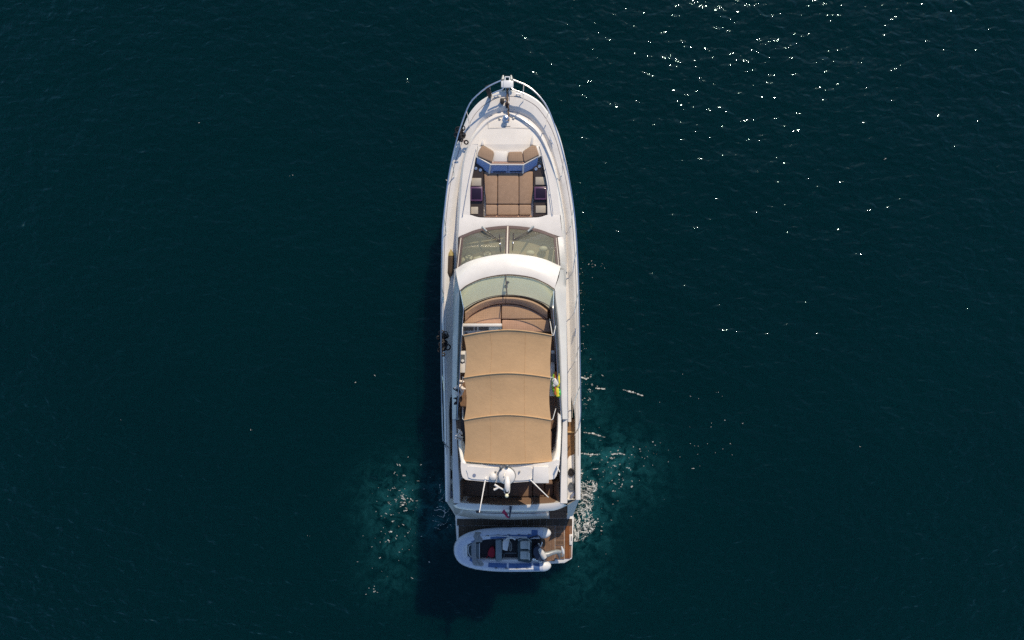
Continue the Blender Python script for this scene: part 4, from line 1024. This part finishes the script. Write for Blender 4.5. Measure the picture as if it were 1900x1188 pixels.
fender([(834, 730, 2.08), (833.6, 750, 2.07), (834.2, 775, 2.06)], .115, FENDK, FENDK, 'black covered fender in the shaded port side deck beside the awning')
# mooring line draped on port deck
tube_o = B(); add_tube(tube_o, [P(*p) for p in smooth([(822, 522, 2.3), (833, 526, 2.05), (836, 535, 2.05), (832, 548, 2.05), (826, 553, 2.3)], 24)], .014, 6)
tag(obj('mooring_line', tube_o, BLACK, origin=P(832, 535, 2.0)), 'thin dark mooring line looped on the port side deck by the fender', 'rope')
tl = B(); add_tube(tl, [P(*p) for p in smooth([(826, 826, 2.2), (830, 838, 2.05), (834, 841, 2.0), (838, 833, 1.95)], 18)], .014, 6); add_tube(tl, [P(*p) for p in smooth([(829, 845, 2.1), (832, 847, 2.1), (831, 843, 2.12)], 8)], .012, 6)
tag(obj('mooring_line', tl, BLACK, origin=P(832, 838, 1.9)), 'black line looped at the aft end of the port rail', 'rope')
# inflatable toy on the starboard side of the flybridge
it = root('inflatable_toy', P(1033, 712, 4.3), 'crumpled green, yellow and red inflatable on the starboard side of the flybridge', 'inflatable')
q = random.Random(8)
for nm, mat, pts, r in (('lime_tube', LIME, [(1029.5, 694, 4.55), (1028, 706, 4.55), (1029, 718, 4.55), (1030, 734, 4.5)], [.06, .08, .08, .04]), ('orange_tube', REDV, [(1032, 691, 4.6), (1032, 702, 4.62), (1031, 716, 4.6), (1031.5, 732, 4.55)], [.06, .07, .05, .06]), ('yellow_tube', YELLOW, [(1034.5, 693, 4.58), (1035.5, 706, 4.62), (1034, 718, 4.6), (1034.5, 735, 4.55)], [.05, .075, .06, .07]), ('green_tube', GREENV, [(1037.5, 722, 4.55), (1038, 731, 4.55), (1037, 737, 4.5)], [.04, .06, .04])):
    bm = B(); q_ = PL(smooth(pts, 14)); add_tube(bm, [p + Vector((rnd.gauss(0, .008), 0, rnd.gauss(0, .01))) for p in q_], list(np.interp(np.linspace(0, 1, 14), np.linspace(0, 1, len(r)), r)), 10); obj(nm, bm, mat, it)
bm = B(); add_ellipsoid(bm, P(1030.5, 709, 4.68), (.09, .14, .03), rz=.5); add_ellipsoid(bm, P(1029, 713.5, 4.66), (.06, .09, .03), rz=-.4); obj('white_patch', bm, TWHITE, it)
# clutter along the port side of the flybridge
def pile(name, c, size, mat, label, cat, seed, n=6):
    q = random.Random(seed); bm = B()
    for _ in range(n): add_ellipsoid(bm, c + Vector((q.gauss(0, size[0] * .4), q.gauss(0, size[1] * .4), q.uniform(0, size[2]))), (size[0] * q.uniform(.3, .6), size[1] * q.uniform(.3, .5), size[2] * q.uniform(.4, .8)), 10, 7, q.uniform(0, 3))
    for v in bm.verts: v.co += Vector((noise.noise(v.co * 9), noise.noise(v.co * 9 + Vector((5, 5, 5))), noise.noise(v.co * 9 + Vector((9, 0, 3))))) * .03
    return tag(obj(name, bm, mat, origin=c), label, cat)
pile('towel_pile', P(852, 713, 4.2), (.11, .4, .16), TOWEL, 'crumpled white towels on the port side of the flybridge, beside the awning', 'towels', 3, 9)
pile('dark_bag', P(850.5, 738, 4.1), (.1, .34, .16), DKCLOTH, 'dark bag at the port edge of the flybridge, behind the white towels', 'bag', 4, 7)
pile('towel_pile', P(853, 803, 4.55), (.08, .3, .1), TOWEL, 'small white towel on the port coaming end, next to the rear awning panel', 'towels', 6, 5)
# flag
bm = B(); g = [[P(930.5 + 8.5 * u + (5.2 - 1.6 * u) * v, 950.5 + 7.0 * u - (5.4 - 3.2 * u) * v, 3.75 + .12 * math.sin(3 * u + 2 * v)) for v in np.linspace(0, 1, 6)] for u in np.linspace(0, 1, 8)]
add_poly_strip(bm, g); thicken(bm, .006)
add_tube(bm, [P(939.5, 956.5, 3.77), P(942, 959.5, 3.85), P(945, 961, 3.99)], [.05, .035, .02], 6)
tag(obj('ensign_flag', bm, ENSIGN, origin=P(937, 953, 3.75)), 'small crimson flag drooping from the flagstaff at the stern', 'flag')

# ------------------------------------------------------------------ the tender on the swim platform
T = root('inflatable_boat', P(930, 1020, .47), 'grey rigid inflatable tender lying crosswise on the stern swim platform', 'dinghy')
zT = .98; rT = .205
cl_px = [(1009, 1050, .96), (985, 1050.5, .96), (950, 1050.8, .97), (915, 1049.8, 1.0), (890, 1047, 1.04), (872, 1042.8, 1.1), (859, 1036.5, 1.16), (853.5, 1028, 1.2), (852.5, 1021, 1.21), (853.5, 1012, 1.2), (859, 1005, 1.16), (872, 998, 1.1), (890, 993, 1.04), (915, 990, 1.0), (950, 988.8, .97), (985, 988.5, .96), (1009, 989, .96)]
cs = smooth(cl_px, 90); cw = PL(cs)
bm = B(); add_tube(bm, cw, rT, 18); tubeo = obj('buoyancy_tube', bm, HYP, T)
for e, nx in ((cw[0], cw[1]), (cw[-1], cw[-2])):
    d = (e - nx).normalized(); bm = B(); add_tube(bm, [e - d * .04, e + d * .06, e + d * .16, e + d * .24, e + d * .28], [rT + .005, rT * .98, rT * .8, rT * .5, .03], 18); obj('end_cone', bm, TWHITE, T)
def tube_patch(k0, k1, a0, a1, mat, nm, lift=.008):
    bm = B(); rows = []
    for k in range(k0, k1 + 1):
        p = cw[k]; t = (cw[min(89, k + 1)] - cw[max(0, k - 1)]).normalized(); side = Vector((t.y, -t.x, 0)).normalized(); up = side.cross(t); up = up if up.z > 0 else -up
        rows.append([p + (side * math.sin(a) + up * math.cos(a)) * (rT + lift) for a in np.linspace(a0, a1, 6)])
    add_poly_strip(bm, rows); thicken(bm, .006); return obj(nm, bm, mat, tubeo)
# path runs along aft tube to the bow then back: side vector points inboard or out by sign
def sgn_in(k):
    t = (cw[min(89, k + 1)] - cw[max(0, k - 1)]).normalized(); side = Vector((t.y, -t.x, 0)); return 1 if side.dot(P(930, 1020, zT) - cw[k]) > 0 else -1
si = sgn_in(20)
tube_patch(6, 17, si * .05, si * .85, HYPB, 'tread_patch'); tube_patch(18, 27, si * .05, si * .85, HYPB, 'tread_patch')
tube_patch(63, 71, si * .1, si * .9, HYPB, 'tread_patch'); tube_patch(72, 84, si * .1, si * .9, HYPB, 'tread_patch')
tube_patch(33, 37, si * .5, si * 1.2, HYPB, 'tread_patch'); tube_patch(53, 57, si * .5, si * 1.2, HYPB, 'tread_patch')
tube_patch(2, 5, si * -.6, si * .8, HYPB, 'tread_patch'); tube_patch(83, 86, si * -.8, si * .6, HYPB, 'tread_patch')
tube('rub_strake', [p - Vector((0, 0, 0)) + Vector(((p - P(930, 1020, zT)).x, (p - P(930, 1020, zT)).y, 0)).normalized() * (rT + .005) for p in cw], .022, GREYD, tubeo, 6)
bm = B()
for k in list(range(8, 28, 5)) + list(range(62, 84, 5)):
    p = cw[k]; add_tube(bm, [p + Vector((-.05, 0, rT * .99)), p + Vector((0, 0, rT + .03)), p + Vector((.05, 0, rT * .99))], .014, 6)
obj('grab_handle', bm, GREYD, tubeo)
prism('hull_floor', [(858, 1010), (866, 1003), (890, 999), (1003, 997), (1005, 1043), (890, 1041), (866, 1037), (858, 1031)], .80, .28, TFLOOR, T)
prism('bow_deck', [(855, 1008), (863, 1003), (867, 1010), (867, 1034), (863, 1037), (855, 1032)], 1.28, .4, TWHITE, T, .04)
lk = prism('anchor_locker', [(864.5, 1012), (877, 1010), (877, 1035), (864.5, 1033)], 1.15, .3, TTEAL, T, .02)
tube('locker_rim', [P(*p, 1.18) for p in smooth([(876, 1010.5), (870, 1013), (869, 1022), (871, 1030), (877, 1035)], 14)], .014, TWHITE, lk, 6)
prism('bow_step', [(879, 1010), (889, 1009), (889, 1036), (879, 1034)], 1.08, .25, TGREY, T, .02)
tube('step_rail', [P(889.6, 1008, 1.12), P(889.6, 1037, 1.12)], .014, TWHITE, T, 6)
for y, nm in ((998.5, 'inner_gunwale'), (1041.3, 'inner_gunwale')):
    prism(nm, [(880, y - 2.3), (1003, y - 3), (1003, y + 2.2), (880, y + 2.3)], 1.05, .25, TWHITE, T, .03)
prism('bench_seat', [(919.5, 1002.5), (931, 1002), (931, 1041.5), (919.5, 1041.5)], 1.18, .34, TGREY, T, .035, 3)
cs_ = prism('console', [(932.5, 1006), (937, 1003.8), (945, 1004), (945, 1008), (942, 1012), (942, 1018), (941.5, 1023), (939, 1022), (932.5, 1020.5)], 1.42, .6, TWHITE, T, .03)
bm = B(); c = P(946.3, 1013.5, 1.46); add_tube(bm, [c + Vector((.06 * math.cos(a), .17 * math.sin(a), .12 * math.cos(a))) for a in np.linspace(0, 2 * math.pi, 21)], .02, 6)
for a in (0.3, 2.4, 4.5): add_tube(bm, [c, c + Vector((.06 * math.cos(a), .17 * math.sin(a), .12 * math.cos(a)))], .013, 6)
obj('steering_wheel', bm, GREYD, cs_)
tube('console_rail', [P(*p, 1.5) for p in smooth([(938, 1004), (941, 999.5), (950, 998.5), (956, 1002)], 12)], .02, TWHITE, cs_, 6)
sm = prism('seat_module', [(962, 1000), (982, 999), (987, 1003), (987, 1042), (984, 1045), (961, 1042), (960, 1010)], 1.12, .4, TTEAL, T, .05, 3)
prism('cushion', [(965.3, 1004.8), (981.5, 1004.8), (981.5, 1019.3), (965.3, 1019.3)], 1.22, .12, TCUSH, sm, .04, 3)
prism('cushion', [(965.3, 1023.8), (981.5, 1023.8), (981.5, 1038.5), (965.3, 1038.5)], 1.22, .12, TCUSH, sm, .04, 3)
for y in (1008, 1027): prism('seat_back', [(980.2, y - 2), (983, y), (983, y + 14), (980.2, y + 12)], 1.38, .25, TCUSH, sm, .02)
tube('seat_rail', [P(*p, 1.4) for p in smooth([(961, 1003), (970, 999.5), (980, 1000), (986, 1006)], 14)], .018, TGREY, sm, 6)
bm = B()
for a, b in (((936, 1026.5), (958, 1026.5)), ((936, 1037.5), (953, 1036.5)), ((935, 1027), (935, 1036))): add_tube(bm, [P(*a, .86), P(*b, .86)], .014, 6)
obj('floor_rail', bm, TGREY, T)
prism('engine_well', [(987, 1003), (1003, 1002), (1004, 1041), (987, 1041)], .92, .2, BLACK, T)
# outboard, tilted up over the platform
ob = prism('outboard_engine', smooth([(991, 1018), (998, 1014.5), (1003, 1017), (1008, 1024), (1014, 1034), (1013, 1039), (1004, 1041), (995, 1037), (990, 1028)], 24, closed=True), 1.42, .5, M('navy_cowl', (.02, .03, .055), .25, coat=.5), T, .09, 4)
bm = B(); add_tube(bm, [P(1000.5, 1018, 1.4), P(1005, 1025, 1.44), P(1009.5, 1034, 1.4), P(1010, 1038, 1.3)], [.05, .10, .11, .05], 10); obj('cowl_panel', bm, M('silver_cowl', (.55, .53, .50), .3, var=.08), ob)
tube('midsection', [P(1010, 1030, 1.25), P(1017, 1028.5, 1.22), P(1025, 1025.5, 1.15), P(1033, 1023.5, 1.05), P(1040, 1024, .95)], [.13, .10, .09, .085, .07], SILVER, ob, 12)
bm = B(); add_tube(bm, [P(1034, 1024, 1.02), P(1038, 1030, 1.0), P(1038.5, 1038, .95)], [.085, .06, .015], 8); obj('skeg', bm, GREYD, ob)
bm = B()
for a in (.4, 2.5, 4.6):
    c = P(1043, 1025, .92); d = Vector((.35 * math.sin(a), math.cos(a), .55 * math.sin(a))).normalized(); add_ellipsoid(bm, c + d * .1, (.05, .09, .02), 8, 6, a)
add_tube(bm, [P(1039, 1024.5, .95), P(1046, 1026, .88)], [.06, .03], 8); obj('propeller', bm, SILVER, ob)
tube('anode_plate', [P(1042, 1014, 1.0), P(1044, 1021, .97), P(1045, 1027, .92)], [.02, .06, .05], TWHITE, ob, 8)
bm = B(); add_ellipsoid(bm, P(991, 1037.5, 1.22), (.08, .05, .04)); add_ellipsoid(bm, P(996, 1040, 1.2), (.05, .03, .03)); add_ellipsoid(bm, P(1003, 1042.5, 1.2), (.06, .03, .03)); obj('chrome_fitting', bm, STEEL, ob)
tube('hydraulic_ram', [P(999, 1009, 1.1), P(1003, 1013, 1.2), P(1006, 1006, 1.2)], [.03, .05, .03], TWHITE, ob, 8)
tube('cable', [P(*p, 1.25) for p in smooth([(980, 1000), (990, 996), (1000, 995), (1004, 1003), (1003, 1012)], 18)], .022, BLACK, ob, 6)
pl2 = B()
q = random.Random(2)
lr = B()
add_tube(lr, [P(892 , 996.5, 1.25), P(925, 994.5, 1.23), P(955, 996.8, 1.2), P(978, 997, 1.22)], .016, 6); add_tube(lr, [P(894, 1054, 1.2), P(930, 1056.5, 1.2), P(990, 1056, 1.18)], .014, 6)
obj('grab_line', lr, TWHITE, tubeo)
# lashing straps across the tender, gear bag in it
bm = B()
for dx, w_ in ((0, .09), (4.5, .05)):
    pts = [(888 + dx, 983, .80), (886 + dx, 988, 1.2), (883.5 + dx * .6, 994, 1.28), (880 + dx * .5, 1002, 1.24), (879 + dx * .4, 1012, 1.22), (879 + dx * .4, 1030, 1.22), (880 + dx * .5, 1040, 1.25), (882 + dx, 1047, 1.29), (884 + dx * 1.6, 1054, 1.12), (886 + dx * 1.7, 1057, .85)]
    c = PL(smooth(pts, 40)); rows = [[p + Vector((-w_, 0, 0)), p + Vector((0, 0, .02)), p + Vector((w_, 0, 0))] for p in c]
    add_poly_strip(bm, rows)
thicken(bm, .015)
for (x, y) in ((888, 996), (891, 1001), (885, 1001), (892, 1047), (889, 1043)): add_ellipsoid(bm, P(x, y, 1.22), (.12, .09, .04), 10, 6, x)
tag(obj('lashing_strap', bm, STRAP, origin=P(880, 1020, 1.2)), 'crumpled grey lashing strap running across the bow of the tender', 'strap')
bm = B(); add_prism(bm, PL(smooth([(905, 1027), (909, 1018), (913, 1016), (917, 1019), (918, 1031), (913, 1035), (907, 1032)], 16, closed=True), 1.02), .2, .06, 3)
for v in bm.verts: v.co += Vector((0, 0, .05 * noise.noise(v.co * 8)))
add_tube(bm, [P(906, 1030, 1.0), P(902.5, 1036, .9)], .015, 6)
tag(obj('gear_bag', bm, RED, origin=P(912, 1025, .82)), 'red gear bag on the dark floor of the tender', 'bag')
